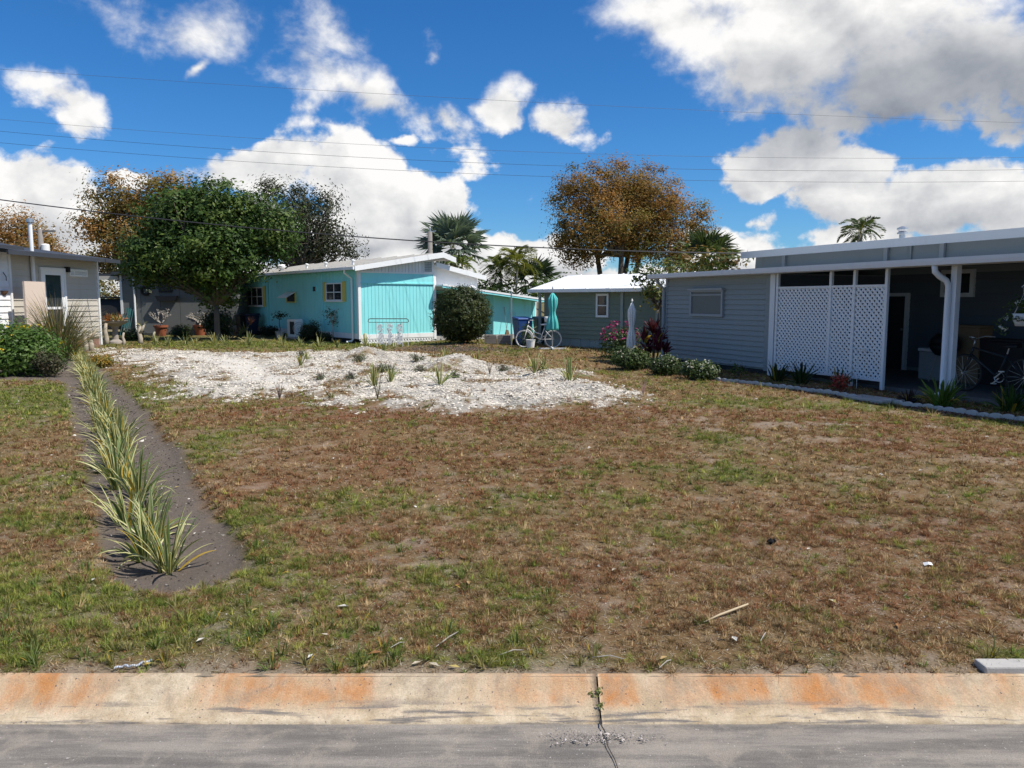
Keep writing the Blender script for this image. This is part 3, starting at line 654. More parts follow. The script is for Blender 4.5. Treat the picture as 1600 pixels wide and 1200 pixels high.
MB().prism([(xa, .18), (xb, .18), (xb, porch(xb) - .02), (xa, porch(xa) - .02)], .1, 4, 'y').build('porch_wall', m_teal, house)
MB().prism([(Wd + .03, .1), (xa - .01, .1), (xa - .01, porch(xa) - .03), (Wd + .03, porch(Wd) - .03)], 1.7, 1.8, 'y').build('recess_wall', m_teal_dark, house)
MB().box(Wd + .05, xb + .1, .0, 3.9, -.05, .17).build('porch_floor', m_conc, house)
MB().box(xb - .14, xb + .0, .06, .098, .18, porch(xb) - .03).build('corner_board', m_teal, house)
MB().tube([(xb + .25, .3, zp1 - .05), (xb + .05, .1, .75)], .03, 8).build('downspout', m_white, house)
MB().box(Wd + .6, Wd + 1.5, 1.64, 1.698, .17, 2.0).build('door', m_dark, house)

# ---- sage green house
gc = G(850, 539.5); NF = Frame(gc, .75, -.66)
house = thing('green_house', 'sage green sided house with a bright white metal roof', 'house', (gc.x, gc.y, 0), NF.rz)
LG = 9.5; zge = NF.px(860, 455)[1]; zsk = NF.px(880, 528)[1]
MB().box(0, LG, .0, 4.2, zsk, zge).build('wall', m_green, house)
boards_h(house, .05, LG, zsk, zge - .02, .155, 0, m_green)
for i in range(22): MB().box(i * LG / 22, (i + 1) * LG / 22 - .012, .01, .04, -.05, zsk).build('skirting_panel', m_skirt, house)
zgr = NF.px(930, 433, 2.1)[1]
rf = MB().prism([(-.38, zge - .02), (2.1, zgr), (4.6, zge - .02), (4.6, zge + .07), (2.1, zgr + .09), (-.38, zge + .07)], -.45, LG + .3, 'x').build('roof', m_roofwhite, house)
MB().box(-.46, LG + .3, -.47, -.383, zge - .05, zge + .07).build('gutter', m_white, rf)
for i in range(10): MB().prism([(-.38, zge + .07), (2.1, zgr + .09), (2.1, zgr + .12), (-.38, zge + .10)], .2 + i, .235 + i, 'x').build('roof_seam', m_roofwhite, rf)
for pxx in (843, 971):
    a = NF.px(pxx, 480)[0]; MB().box(a, a + .11, -.07, -.021, .05, zge - .05).build('downspout', m_sage, house)
a0, z1 = NF.px(933, 459); a1, z0 = NF.px(952, 496); window(house, a0, a1, z0, z1, -.015, m_white, .075, (), (.5,), None, 'x')
a0 = NF.px(1026, 480)[0]; MB().box(a0, a0 + .16, -.06, -.022, .0, zge - .05).build('corner_board', m_sage, house)

# ---- blue-grey house with the lattice screen
hc = G(1040, 566); HF = Frame(hc, .42, -1)
house = thing('grey_house', 'blue-grey sided house with carport porch, white lattice screens and gutter', 'house', (hc.x, hc.y, 0), HF.rz)
XR = HF.px(1203, 500)[0]; zg1 = HF.px(1060, 434)[1]; XE = 19.; DP = 3.5
MB().box(.02, XR, .0, DP, .12, zg1).build('wall', m_grey, house)
boards_h(house, .06, XR - .14, .16, zg1 - .1, .122, 0, m_grey)
MB().box(.02, XR, .02, .05, -.05, .12).build('skirting', m_dark, house)
MB().box(-.03, .055, -.03, .05, .02, zg1).build('corner_board', m_greyd, house)
MB().box(XR - .135, XR + .02, -.03, .05, .1, zg1).build('corner_board', m_grey, house)
MB().tube([(-.04, -.32, zg1 - .02), (-.04, -.30, zg1 - .10), (-.04, -.08, zg1 - .3), (-.04, -.08, .25), (-.04, -.2, .1)], .042, 8).build('downspout', m_greyd, house)
a0, z1 = HF.px(1082, 453); a1, z0 = HF.px(1132, 495)
wo_ = window(house, a0, a1, z0, z1, -.018, m_greyd, .06, (), (.80,), paint('drawn_blind', (.135, .15, .15), .35, .1, 5), 'x')
MB().box(a0 - .04, a1 + .04, -.14, -.02, z1 - .02, z1 + .03).build('awning_rail', m_greyd, wo_)
# carport roof, gutter
rf = MB().prism([(-.34, zg1), (DP + .0, zg1 + .16), (DP, zg1 + .24), (-.34, zg1 + .09)], -.25, XE, 'x').build('carport_roof', m_roofwhite, house)
gt = MB().prism([(-.47, zg1 - .01), (-.345, zg1 - .03), (-.345, zg1 + .10), (-.48, zg1 + .105), (-.48, zg1 + .05)], -.28, XE, 'x'); gt.build('gutter', paint('gutter_white', (.62, .64, .66), .45, .05, 2, .1), rf)
# back wall and slab of the porch, upper part of the house
zU = HF.px(1400, 384, DP - .1)[1]
XU = HF.px(1181, 410, DP)[0]
m_porch_shade = paint('porch_shade_siding', (.11, .13, .155), .6, .08, 1.4, .1)  # siding colour darkened to carry the shade inside the porch
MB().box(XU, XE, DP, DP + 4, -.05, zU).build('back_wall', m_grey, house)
boards_h(house, XR + .05, XE, .15, zg1, .16, DP, m_porch_shade)
MB().prism([(-.30, zg1 - .012), (DP - .04, zg1 + .145), (DP - .04, zg1 + .135), (-.30, zg1 - .022)], XR + .1, XE, 'x').build('ceiling_shade_panel', m_porch_shade, house)  # dark panel added under the white roof, porch shade in its colour
MB().box(XR + .021, XR + .03, .06, DP - .05, .1, zg1 - .03).build('porch_end_wall', m_porch_shade, house)  # end wall faced in the same shade-darkened colour
boards_h(house, XU, XE, zg1 + .24, zU, .45, DP, m_grey, 'upper_panel')
MB().box(XR + .02, XE, .05, DP - .02, -.05, .07).build('porch_slab', paint('porch_floor_shade', (.13, .125, .12), .7, .15, 3, .2), house)  # slab colour darkened, porch shade painted into the floor
xu0 = HF.px(1157, 405, DP - .55)[0]
ur = MB().box(xu0, XE + 1, DP - .5, DP + 4.6, zU + .01, zU + .10).build('upper_roof', m_roofwhite, house)
MB().box(xu0 - .02, XE + 1, DP - .53, DP - .503, zU - .06, zU + .13).build('fascia', paint('fascia_pale', (.45, .48, .50), .5, .04, 2, .08), ur)
for pxx in (1222, 1380, 1467):
    a = HF.px(pxx, 400, DP - .1)[0]; MB().box(a, a + .11, DP - .1, DP - .025, zg1 + .2, zU).build('batten', m_greyd, house)
a = HF.px(1424, 380, DP)[0]; MB().box(a, a + .06, DP - .06, DP - .025, zg1 + .2, zU).build('conduit', m_grey, house)
a = HF.px(1428, 370, DP + 1)[0]; MB().lathe([(.07, 0), (.07, .22), (.12, .23), (.12, .27), (.09, .28), (.13, .34), (.13, .38), (.03, .42)], 14, (a, DP + .6, zU + .1)).build('roof_vent', m_steel, ur)
# posts
m_post = paint('post_white', (.70, .72, .74), .5, .04, 2, .08)
a = HF.px(1213, 500)[0]; MB().box(a - .08, a + .08, -.14, -.0, .02, zg1).build('post', m_post, house)
a = HF.px(1494, 500)[0]; pst = MB().box(a - .055, a + .055, -.12, -.01, -.02, zg1).build('post', m_post, house)
MB().tube([(a - .16, -.40, zg1 + .0), (a - .16, -.38, zg1 - .12), (a - .13, -.30, zg1 - .20), (a - .08, -.20, zg1 - .27), (a - .06, -.16, zg1 - .36), (a - .06, -.16, .12), (a - .1, -.25, .06)], .05, 10).build('downspout', m_post, pst, smooth=True)
# lattice screen: frame posts and four panels
lx = [HF.px(p, 520)[0] for p in (1221, 1304, 1341, 1391)]; zl1 = HF.px(1300, 450)[1]; zl0 = .22
scr = thing('lattice_screen', 'white diagonal lattice privacy screen standing along the porch edge', 'screen', (hc.x, hc.y, 0), HF.rz)
for i, a in enumerate(lx): MB().box(a - .03, a + .03, -.17, -.11, .02 if i > 1 else .18, zg1 - .02).build('post', m_post, scr)
for (a, b_) in zip(lx[:-1], lx[1:]):
    MB().box(a + .031, b_ - .031, -.165, -.115, zl1, zl1 + .045).build('rail', m_post, scr); MB().box(a + .031, b_ - .031, -.165, -.115, zl0 - .045, zl0).build('rail', m_post, scr)
    L = MB(); w_, h_ = b_ - a - .062, zl1 - zl0; x0 = a + .031; st_ = .11
    for s_ in (1, -1):
        c0 = -h_
        while c0 < w_:
            t0, t1 = max(0, -c0), min(h_, w_ - c0)
            if t1 - t0 > .02:
                xs0, xs1 = c0 + t0, c0 + t1
                if s_ < 0: xs0, xs1 = w_ - xs0, w_ - xs1
                L.bar((x0 + xs0, -.14 + .006 * s_, zl0 + t0), (x0 + xs1, -.14 + .006 * s_, zl0 + t1), .011, .042)
            c0 += st_
    tag(L.build('lattice_slats', m_post, scr), kind='stuff')
# porch door and window on the back wall
a0, z1 = HF.px(1384, 458, DP); a1 = HF.px(1424, 458, DP)[0]
dr = MB().box(a0, a0 + .07, DP - .09, DP - .021, .07, z1).box(a1 - .09, a1, DP - .09, DP - .021, .07, z1).box(a0 + .07, a1 - .09, DP - .09, DP - .021, z1 - .08, z1).build('door', m_post, house)
MB().box(a0 + .07, a1 - .09, DP - .06, DP - .03, .07, z1 - .08).build('screen_panel', m_dark, dr)
MB().box(a1 - .16, a1 - .12, DP - .10, DP - .06, 1.0, 1.05).build('handle', m_steel, dr)
a0, z1 = HF.px(1475, 422, DP); a1, z0 = HF.px(1524, 464, DP); window(house, a0, a1, z0, z1, DP - .02, m_post, .09, (), (), None, 'x')
a0, z1 = HF.px(1237, 436, DP); a1 = HF.px(1284, 436, DP)[0]; window(house, a0, a1, z1 - .9, z1, DP - .02, m_post, .07, (), (), None, 'x')

# ---- beige house on the left, seen along its sunny side
lc = at(13, 470, 23.6); LF = Frame(lc, .05, 1)
house = thing('beige_house', 'beige lap-sided house with dark roof edge, glazed white door and louvre window', 'house', (lc.x, lc.y, 0), LF.rz)
LL = LF.px(153, 480)[0]; zt = LF.px(100, 398)[1]; zt2 = zt - .0
m_roofdark = paint('roof_edge_dark', (.045, .05, .06), .6, .15, 2)
MB().box(0, LL, 0, 6, .35, zt).build('wall', m_beige, house)
boards_h(house, .05, LL - .03, .40, zt - .03, .19, 0, m_beige)
MB().box(0, LL, .02, .06, -.05, .4).build('brick_skirting', paint('brick_skirting', (.25, .14, .10), .8, .3, 6), house)
LO = .85; zo = LF.px(60, 398, -LO)[1]; LE = LL + .06
rf = MB().prism([(-LO, zo - .02), (3.2, zt + .35), (3.2, zt + .45), (-LO, zo + .07)], -1.1, LE, 'x').build('roof', m_roofdark, house)
MB().box(-1.1, LE, -LO - .05, -LO - .003, zo - .06, zo + .07).build('fascia', m_roofdark, rf)
MB().box(LL - .02, LL + .07, -.06, .05, .1, zt).build('corner_board', m_white, house)
a0, z1 = LF.px(59, 417); a1 = LF.px(98, 417)[0]
dr = MB().box(a0, a0 + .09, -.09, -.021, .45, z1).box(a1 - .09, a1, -.09, -.021, .45, z1).box(a0 + .09, a1 - .09, -.09, -.021, z1 - .09, z1).build('door', m_white, house)
MB().box(a0 + .09, a1 - .09, -.07, -.022, .45, .75).box(a0 + .09, a1 - .09, -.07, -.022, 1.42, 1.5).box(a0 + .09, a0 + .24, -.07, -.022, .75, z1 - .09).box(a1 - .24, a1 - .09, -.07, -.022, .75, z1 - .09).box(a0 + .24, a1 - .24, -.07, -.022, z1 - .24, z1 - .09).build('door_leaf', m_white, dr)
MB().box(a0 + .24, a1 - .24, -.05, -.03, .75, z1 - .24).build('pane', glass, dr)
a0, z1 = LF.px(105, 420); a1, z0 = LF.px(134, 433)
w_ = window(house, a0, a1, z0, z1, -.015, m_white, .06, (.3,), (), None, 'x', name='louvre_window')
for j in range(5): MB().box(a0 + .07, a1 - .07, -.075, -.05, z0 + .07 + j * (z1 - z0 - .12) / 5, z0 + .09 + j * (z1 - z0 - .12) / 5).build('louvre', m_white, w_)
a, z1 = LF.px(101, 417); MB().box(a - .06, a + .06, -.16, -.02, z1 - .18, z1).build('porch_light', m_black, house)
a = LF.px(44, 380)[0]; MB().tube([(a, -.1, 1.8), (a, -.1, zt + .9)], .06, 10).build('vent_pipe', m_white, house)
MB().lathe([(.06, 0), (.11, .03), (.11, .12), (.03, .16)], 12, (a, -.1, zt + .88)).build('pipe_cap', m_steel, house)
# front bay of the same house nearest the street
MB().box(-2.4, -.02, -.08, -.03, .35, zt + .05).build('bay_wall', m_whitewall, house)
boards_h(house, -2.4, -.05, .4, zt, .19, -.081, m_whitewall)
MB().box(-.06, .02, -.15, -.082, .3, zt + .1).build('corner_board', m_white, house)
MB().prism([(-.88, zo + .09), (3.2, zt + .62), (3.2, zt + .72), (-.88, zo + .19)], -2.9, -.4, 'x').build('bay_roof', m_roofdark, house)
# carport beam between house and shed
sc = G(190, 520); SF = Frame((at(190, 470, 38).x, 38), 1, .06)
shed = thing('grey_shed', 'plain grey shed wall in the shade of the dense tree', 'shed', (SF.C.x, SF.C.y, 0), SF.rz)
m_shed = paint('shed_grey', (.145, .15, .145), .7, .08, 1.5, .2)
LS = SF.px(372, 480)[0]
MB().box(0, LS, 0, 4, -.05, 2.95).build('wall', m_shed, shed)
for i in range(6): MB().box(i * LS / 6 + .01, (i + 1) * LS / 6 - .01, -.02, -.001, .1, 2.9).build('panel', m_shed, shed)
MB().box(-.04, .07, -.05, -.021, 0, 2.95).build('corner_board', m_white, shed)
a = SF.px(212, 480)[0]; MB().tube([(a, -.08, 2.9), (a, -.08, .1)], .05, 8).build('downspout', m_white, shed)
MB().box(-.3, LS + .3, -.35, 4.3, 2.96, 3.10).build('roof', m_roofdark, shed)
cpx0 = SF.px(140, 430)[0]
cpo = thing('carport', 'open carport with a pale beam and slim white post beside the grey shed', 'carport', (SF.C.x, SF.C.y, 0), SF.rz)
MB().box(cpx0 - 1.5, -.31, -.1, 4, 2.86, 3.02).build('roof', m_roofdark, cpo)
zb_ = SF.px(160, 434)[1]; MB().box(cpx0 - 1.5, -.05, -.13, -.101, zb_ - .1, 2.90).build('beam', m_beige, cpo)
a = SF.px(150, 480)[0]; MB().tube([(a, -.15, 0), (a, -.15, 2.86)], .04, 8).build('post', m_white, cpo)
# ------------------------------------------------------------------ trees
m_leaf = leafmat('foliage', .32, .5, .3); m_leafdry = leafmat('dry_foliage', .38, .75, .1); m_gloss = leafmat('glossy_foliage', .25, .5, .22)
m_bark = paint('bark', (.13, .105, .08), .9, .3, 6, .2, .8, 30); m_barkg = paint('grey_bark', (.30, .27, .23), .9, .25, 8, .2, .7, 40)
def leaves(C, L, Wd_, up=.3, pal=None, palw=None, droop=0., N=None):
    """diamond leaf faces at C (n,3); N gives the side each face turns to"""
    n = len(C); a = rng.normal(size=(n, 3)); a[:, 2] = a[:, 2] * .7 - droop
    nn = rng.normal(size=(n, 3)) if N is None else N + rng.normal(size=(n, 3)) * .45
    nn /= np.linalg.norm(nn, axis=1)[:, None] + 1e-9
    a -= (a * nn).sum(1)[:, None] * nn; a /= np.linalg.norm(a, axis=1)[:, None] + 1e-9; b = np.cross(nn, a)
    Ls = L * rng.uniform(.6, 1.4, (n, 1)); Ws = Wd_ * rng.uniform(.6, 1.4, (n, 1))
    return np.stack([C - a * Ls / 2, C + b * Ws / 2 + a * Ls * .05, C + a * Ls / 2, C - b * Ws / 2 + a * Ls * .05], 1).reshape(-1, 3)
def crown_pts(blobs, per_m2, clump_r, leaf_n, shell=.55):
    """clump centres in the outer part of each lobe, then leaves around them"""
    P, O = [], []
    for (cx, cy, cz, rx, ry, rz_) in blobs:
        area = 4 * math.pi * ((rx * ry) ** 1.6 / 3 + (rx * rz_) ** 1.6 / 3 + (ry * rz_) ** 1.6 / 3) ** (1 / 1.6)
        n = max(4, int(area * per_m2)); d = rng.normal(size=(n, 3)); d /= np.linalg.norm(d, axis=1)[:, None]
        r = rng.uniform(shell ** 2, 1.0, n) ** .5 * (1 + .16 * (rng.random(n) ** 3))
        c = d * r[:, None] * np.array([rx, ry, rz_]) + np.array([cx, cy, cz]); P.append(c); O.append(d)
    P = np.concatenate(P); O = np.concatenate(O); m = rng.poisson(leaf_n * rng.uniform(.4, 1.6, len(P))); idx = np.repeat(np.arange(len(P)), m)
    g = np.clip(rng.normal(size=(len(idx), 3)), -1.7, 1.7)
    C = P[idx] + g * clump_r * (.5 + rng.random((len(P), 1))[idx]) * np.array([1, 1, .7])
    N = g / (np.linalg.norm(g, axis=1)[:, None] + 1e-6) * .8 + O[idx] * .7 + np.array([0, 0, .35])
    return P, idx, C, N
def crown_mesh(name, blobs, per_m2, clump_r, leaf_n, L, Wd_, pal, mat, shell=.55, droop=0., zmin=None):
    P, idx, C, N = crown_pts(blobs, per_m2, clump_r, leaf_n, shell)
    if zmin is not None: k = C[:, 2] > zmin; C, idx, N = C[k], idx[k], N[k]
    pal = np.array(pal); pc = pal[rng.integers(0, len(pal), len(P))]; lc_ = pal[rng.integers(0, len(pal), len(C))]
    col = (pc[idx] * .75 + lc_ * .25) * rng.uniform(.8, 1.2, (len(C), 1))
    V = leaves(C, L, Wd_, pal=pal, droop=droop, N=N)
    return np_mesh(name, V, np.arange(len(V)).reshape(-1, 4), np.repeat(col, 4, 0), mat), P
def limbs(base, tips, r0, fork, seed=0, wig=.25):
    """tapered trunk that forks into limbs ending at tips"""
    rr = random.Random(seed); m = MB(); base = Vector(base); fork = Vector(fork)
    pts = [base + (fork - base) * t + Vector((rr.uniform(-1, 1), rr.uniform(-1, 1), 0)) * wig * .3 * math.sin(t * 3.14) for t in (0, .33, .66, 1)]
    m.tube([base - Vector((0, 0, .1))] + pts, [r0 * 1.35, r0 * 1.2, r0, r0 * .9, r0 * .8], 9)
    for t in tips:
        t = Vector(t); q = []
        for k in (0, .2, .45, .7, 1):
            q.append(fork.lerp(t, k) + Vector((rr.uniform(-1, 1), rr.uniform(-1, 1), rr.uniform(-.5, .9))) * wig * math.sin(k * 3.14) * (t - fork).length * .2)
        m.tube(q, [r0 * .6, r0 * .5, r0 * .36, r0 * .22, r0 * .07], 7)
        for k in (1, 2, 3):
            e = q[k] + Vector((rr.uniform(-1, 1), rr.uniform(-1, 1), rr.uniform(.1, 1))) * (t - fork).length * .35
            m.tube([q[k], q[k].lerp(e, .5) + Vector((0, 0, .1)), e], [r0 * .25, r0 * .15, r0 * .04], 5)
    return m
def pxblobs(L, Y, base):
    """lobes given as (px, py, half width px, half height px, depth offset m) at distance Y -> metres relative to base"""
    out = []
    for (px, py, hw, hh, dd) in L:
        p = at(px, py, Y + dd); k = (Y + dd) / FPX; out.append((p.x - base.x, p.y - base.y, p.z, hw * k, (hw * k + hh * k) / 2, hh * k))
    return out
def tree(name, label, cat, basepx, Y, L, per, cr, ln, Lf, Wf, pal, mat, r0, forkz, shell=.55, droop=0., bark=None, stems=1, zmin=None, spread=.5, ntips=9):
    base = at(basepx, 470, Y); base.z = 0
    t = thing(name, label, cat, base)
    B = pxblobs(L, Y, base); me, P = crown_mesh('crown', B, per, cr, ln, Lf, Wf, pal, mat, shell, droop, zmin); link('crown', me, t)
    tips = [P[i] for i in rng.choice(len(P), min(ntips, len(P)), replace=False)] + [b_[:3] for b_ in B]
    for s in range(stems):
        a = 2.4 * s; o = Vector((math.cos(a), math.sin(a), 0)) * (.0 if stems == 1 else spread)
        sub = tips[s::stems]; limbs(o * .5, sub, r0, o * 1.7 + Vector((0, 0, forkz)), s + 3).build('trunk', bark or m_bark, t, smooth=True)
    return t
PAL_RUST = [(.34, .165, .05), (.40, .20, .06), (.28, .16, .055), (.20, .165, .055), (.38, .24, .085), (.26, .14, .05)]
PAL_OLIVE = [(.17, .15, .036), (.115, .12, .03), (.19, .12, .035), (.17, .088, .024), (.10, .105, .03)]
PAL_GREEN = [(.034, .072, .014), (.050, .098, .018), (.075, .125, .024), (.026, .052, .012), (.11, .15, .03)]
PAL_DUSK = [(.042, .052, .022), (.055, .062, .028), (.032, .042, .018), (.075, .07, .032)]
# rust-coloured tree behind the green house
t = tree('rust_tree', 'big rust-brown tree with several stems behind the white-roofed green house', 'tree', 962, 52,
     [(925, 300, 55, 45, 0), (985, 290, 60, 40, 1), (1040, 320, 50, 45, 0), (1085, 350, 28, 32, 0), (900, 360, 38, 55, 0), (950, 360, 60, 55, -1), (1020, 375, 60, 42, 0), (885, 300, 26, 26, 1), (900, 394, 28, 20, 0), (1000, 320, 50, 50, 2), (1050, 385, 36, 26, 0)],
     1.05, .44, 120, .165, .078, PAL_RUST + PAL_OLIVE[:3], m_leafdry,   .20, 4.6, .25, stems=4, spread=.9, ntips=26)
tree('rust_tree', 'rust-brown tree rising behind the beige house roof and dense green tree', 'tree', 215, 50,
     [(190, 310, 48, 38, 0), (250, 300, 48, 32, 0), (160, 355, 42, 35, 0), (215, 360, 60, 50, 0), (150, 400, 30, 24, 0), (280, 330, 36, 40, 0), (190, 410, 50, 30, 0)],
     1.05, .48, 95, .21, .09, PAL_RUST + PAL_OLIVE[:2], m_leafdry, .22, 2.6, .35, ntips=18)
tree('rust_tree', 'rust-brown tree behind the utility pole with the transformer', 'tree', 20, 58,
     [(20, 365, 45, 36, 0), (65, 385, 32, 30, 0), (-30, 370, 40, 40, 0), (40, 410, 50, 25, 0), (90, 400, 14, 16, 0)], 1.0, .48, 85, .22, .09, PAL_RUST, m_leafdry, .22, 2.4, .35, ntips=12)
# dense green tree before the shed
tree('dense_tree', 'dense dark green glossy tree shading the grey shed', 'tree', 338, 33.5,
     [(280, 345, 62, 48, 0), (345, 325, 56, 42, 0), (405, 345, 50, 46, 0), (250, 390, 56, 36, -.5), (330, 395, 78, 50, -.8), (408, 388, 44, 36, 0), (225, 415, 36, 24, 0), (345, 445, 34, 34, .4), (300, 430, 46, 24, .2), (215, 385, 22, 20, 0), (330, 360, 90, 55, .5), (330, 452, 34, 22, .8), (240, 425, 44, 20, 0), (300, 300, 22, 16, 0), (428, 362, 30, 32, 0), (442, 388, 16, 18, 0)],
     3.0, .30, 62, .17, .085, PAL_GREEN, m_gloss, .13, 1.5, .25, ntips=22)
tree('sparse_tree', 'dull grey-green thin-topped tree beyond the turquoise house roof', 'tree', 478, 50,
     [(440, 330, 42, 44, 0), (490, 340, 42, 46, 0), (520, 375, 34, 34, 0), (470, 385, 55, 35, 0), (430, 380, 42, 40, 0), (505, 310, 18, 18, 0), (425, 300, 18, 18, 0), (545, 395, 16, 16, 0), (460, 300, 16, 18, 0)],
     1.15, .45, 62, .20, .085, PAL_DUSK, m_leaf, .2, 2.5, .2, ntips=60)
# low greenery on the skyline behind the houses
for (px_, lab, Y, L, pal) in ((880, 'low dark shrubbery behind the turquoise porch roof', 44, [(770, 455, 50, 18, 0), (850, 450, 36, 14, 0), (880, 440, 10, 10, 0)], PAL_GREEN),
                            (1120, 'broad leafed shrub between the rust tree and grey roof', 34, [(1110, 415, 45, 22, 0), (1060, 420, 28, 26, 0), (1140, 412, 22, 12, 0)], PAL_OLIVE + PAL_GREEN[:3]),
                            (170, 'yellow-olive shrubs seen through the open carport', 47, [(165, 460, 40, 26, 0), (120, 465, 40, 20, 0), (215, 465, 30, 20, 0)], PAL_OLIVE),
                            (380, 'dark shrubs beside the far end of the turquoise house', 45, [(365, 480, 30, 30, 0), (340, 490, 26, 24, 0)], PAL_DUSK)):
    base = at(px_, 470, Y); base.z = 0; t = thing('shrub', lab, 'shrub', base)
    B = pxblobs(L, Y, base); me, P = crown_mesh('crown', B, 2.2, .32, 30, .22, .10, pal, m_leaf, .3); link('crown', me, t)
    limbs((0, 0, 0), [b_[:3] for b_ in B], .08, (0, 0, .6), 4).build('stem', m_bark, t)

# ---- palms: every frond a part
def fan_leaf(n, r, pet, col, seed):
    rr = np.random.default_rng(seed); V, Fc, Cc = [], [], []
    V += [(-.02, 0, 0), (.02, 0, 0), (.015, pet, .0), (-.015, pet, .0)]; Fc.append((0, 1, 2, 3)); Cc += [(.2, .22, .10)] * 4
    for i in range(n):
        a = -2.0 + 4.0 * i / (n - 1); L = r * (1 - .16 * abs(a) / 2) * rr.uniform(.92, 1.05); w = .042 * r
        d = np.array([math.sin(a), math.cos(a), 0]); s = np.array([math.cos(a), -math.sin(a), 0]); o = np.array([0, pet, 0]); up = np.array([0, 0, 1])
        fold = .04 * (-1) ** i; b = len(V)
        p1 = o + d * L * .55 - up * .02 * L; p2 = o + d * L - up * (.10 + .22 * rr.random()) * L
        V += [o, p1 + s * w + up * fold, p2, p1 - s * w - up * fold]; Fc.append((b, b + 1, b + 2, b + 3)); c_ = np.array(col) * rr.uniform(.75, 1.2); Cc += [c_] * 4
    return np_mesh('frond', V, Fc, np.array(Cc), m_leaf)
def feather_leaf(n, L, ll, col, seed, arch=.5):
    rr = np.random.default_rng(seed); V, Fc, Cc = [], [], []
    sp_ = lambda t: np.array([0, L * math.sin(t * 1.2) / 1.2 * (1 - .18 * arch * t), L * (arch * .9 * t - arch * 1.5 * t * t)])
    for i in range(12):
        a, b_ = sp_(i / 12), sp_((i + 1) / 12); w = .025 * (1 - i / 13); b = len(V)
        V += [a - [w, 0, 0], a + [w, 0, 0], b_ + [w, 0, 0], b_ - [w, 0, 0]]; Fc.append((b, b + 1, b + 2, b + 3)); Cc += [(.30, .26, .06)] * 4
    for i in range(n):
        t = .18 + .82 * i / n; o = sp_(t); l = ll * (math.sin(math.pi * (.12 + .80 * t)) * .9 + .12) * rr.uniform(.85, 1.1)
        for s in (-1, 1):
            d = np.array([s * .75, .55, rr.uniform(.0, .35) - .25]); d /= np.linalg.norm(d); e = o + d * l - np.array([0, 0, .25 * l]); mpt = o + d * l * .5; sd = np.array([-.5 * s, .75, 0]) * .022 * 1.6
            b = len(V); V += [o, mpt + sd, e, mpt - sd]; Fc.append((b, b + 1, b + 2, b + 3)); c_ = np.array(col) * rr.uniform(.7, 1.25); Cc += [c_] * 4
    return np_mesh('frond', V, Fc, np.array(Cc), m_leaf)
def palm(name, label, px, py, Y, kind, nf, col, tr=.16, r=1.9, lean=0., group=None, pit=(-.5, 1.25)):
    top = at(px, py, Y); t = thing(name, label, 'palm', (top.x - lean, top.y, 0), 0, group); hz = top.z
    MB().tube([(0, 0, -.1), (lean * .2, 0, hz * .35), (lean * .6, 0, hz * .7), (lean, 0, hz)], [tr * 1.3, tr, tr * .9, tr * .8], 10).build('trunk', m_barkg, t, smooth=True)
    mes = [fan_leaf(24, r * .62, r * .55, col, 5 + i) if kind == 'fan' else feather_leaf(26, r, r * .34, col, 9 + i, .55 + .1 * i) for i in range(3)]
    for i in range(nf):
        f = link('frond', mes[i % 3], t); f.location = (lean, 0, hz); a = i * 2.399 + .3; e = pit[0] + (pit[1] - pit[0]) * ((i + .5) / nf) ** .8
        f.rotation_mode = 'ZYX' if False else 'XYZ'
        from mathutils import Matrix
        f.rotation_euler = (Matrix.Rotation(a, 3, 'Z') @ Matrix.Rotation(e, 3, 'X') @ Matrix.Rotation(random.uniform(-.5, .5), 3, 'Y')).to_euler()
    return t
palm('fan_palm', 'silver-green fan palm towering behind the turquoise house ridge', 708, 388, 46, 'fan', 30, (.125, .165, .12), .20, 2.15)
palm('feather_palm', 'yellow-green feather palm with pale trunk behind the turquoise porch', 808, 415, 44, 'feather', 18, (.17, .18, .035), .07, 1.75, .1)
palm('feather_palm', 'olive feather palm leaning beside the pale-trunked palm', 782, 425, 45, 'feather', 16, (.12, .15, .035), .08, 1.6, -.2)
palm('feather_palm', 'small yellow-green palm tops between the two white roofs', 722, 418, 44, 'feather', 12, (.15, .19, .04), .08, 1.15)
palm('fan_palm', 'dark fan palm low behind the yellow feather palms', 835, 440, 47, 'fan', 18, (.045, .07, .032), .16, 1.6)
palm('fan_palm', 'dark green fan palm peeping over the rust tree’s right foot'.replace('’', "'"), 1105, 405, 42, 'fan', 20, (.06, .085, .03), .18, 1.7)
palm('feather_palm', 'wind-bent palm head above the grey house roof', 1345, 366, 38, 'feather', 14, (.085, .115, .045), .14, 1.35, .5)

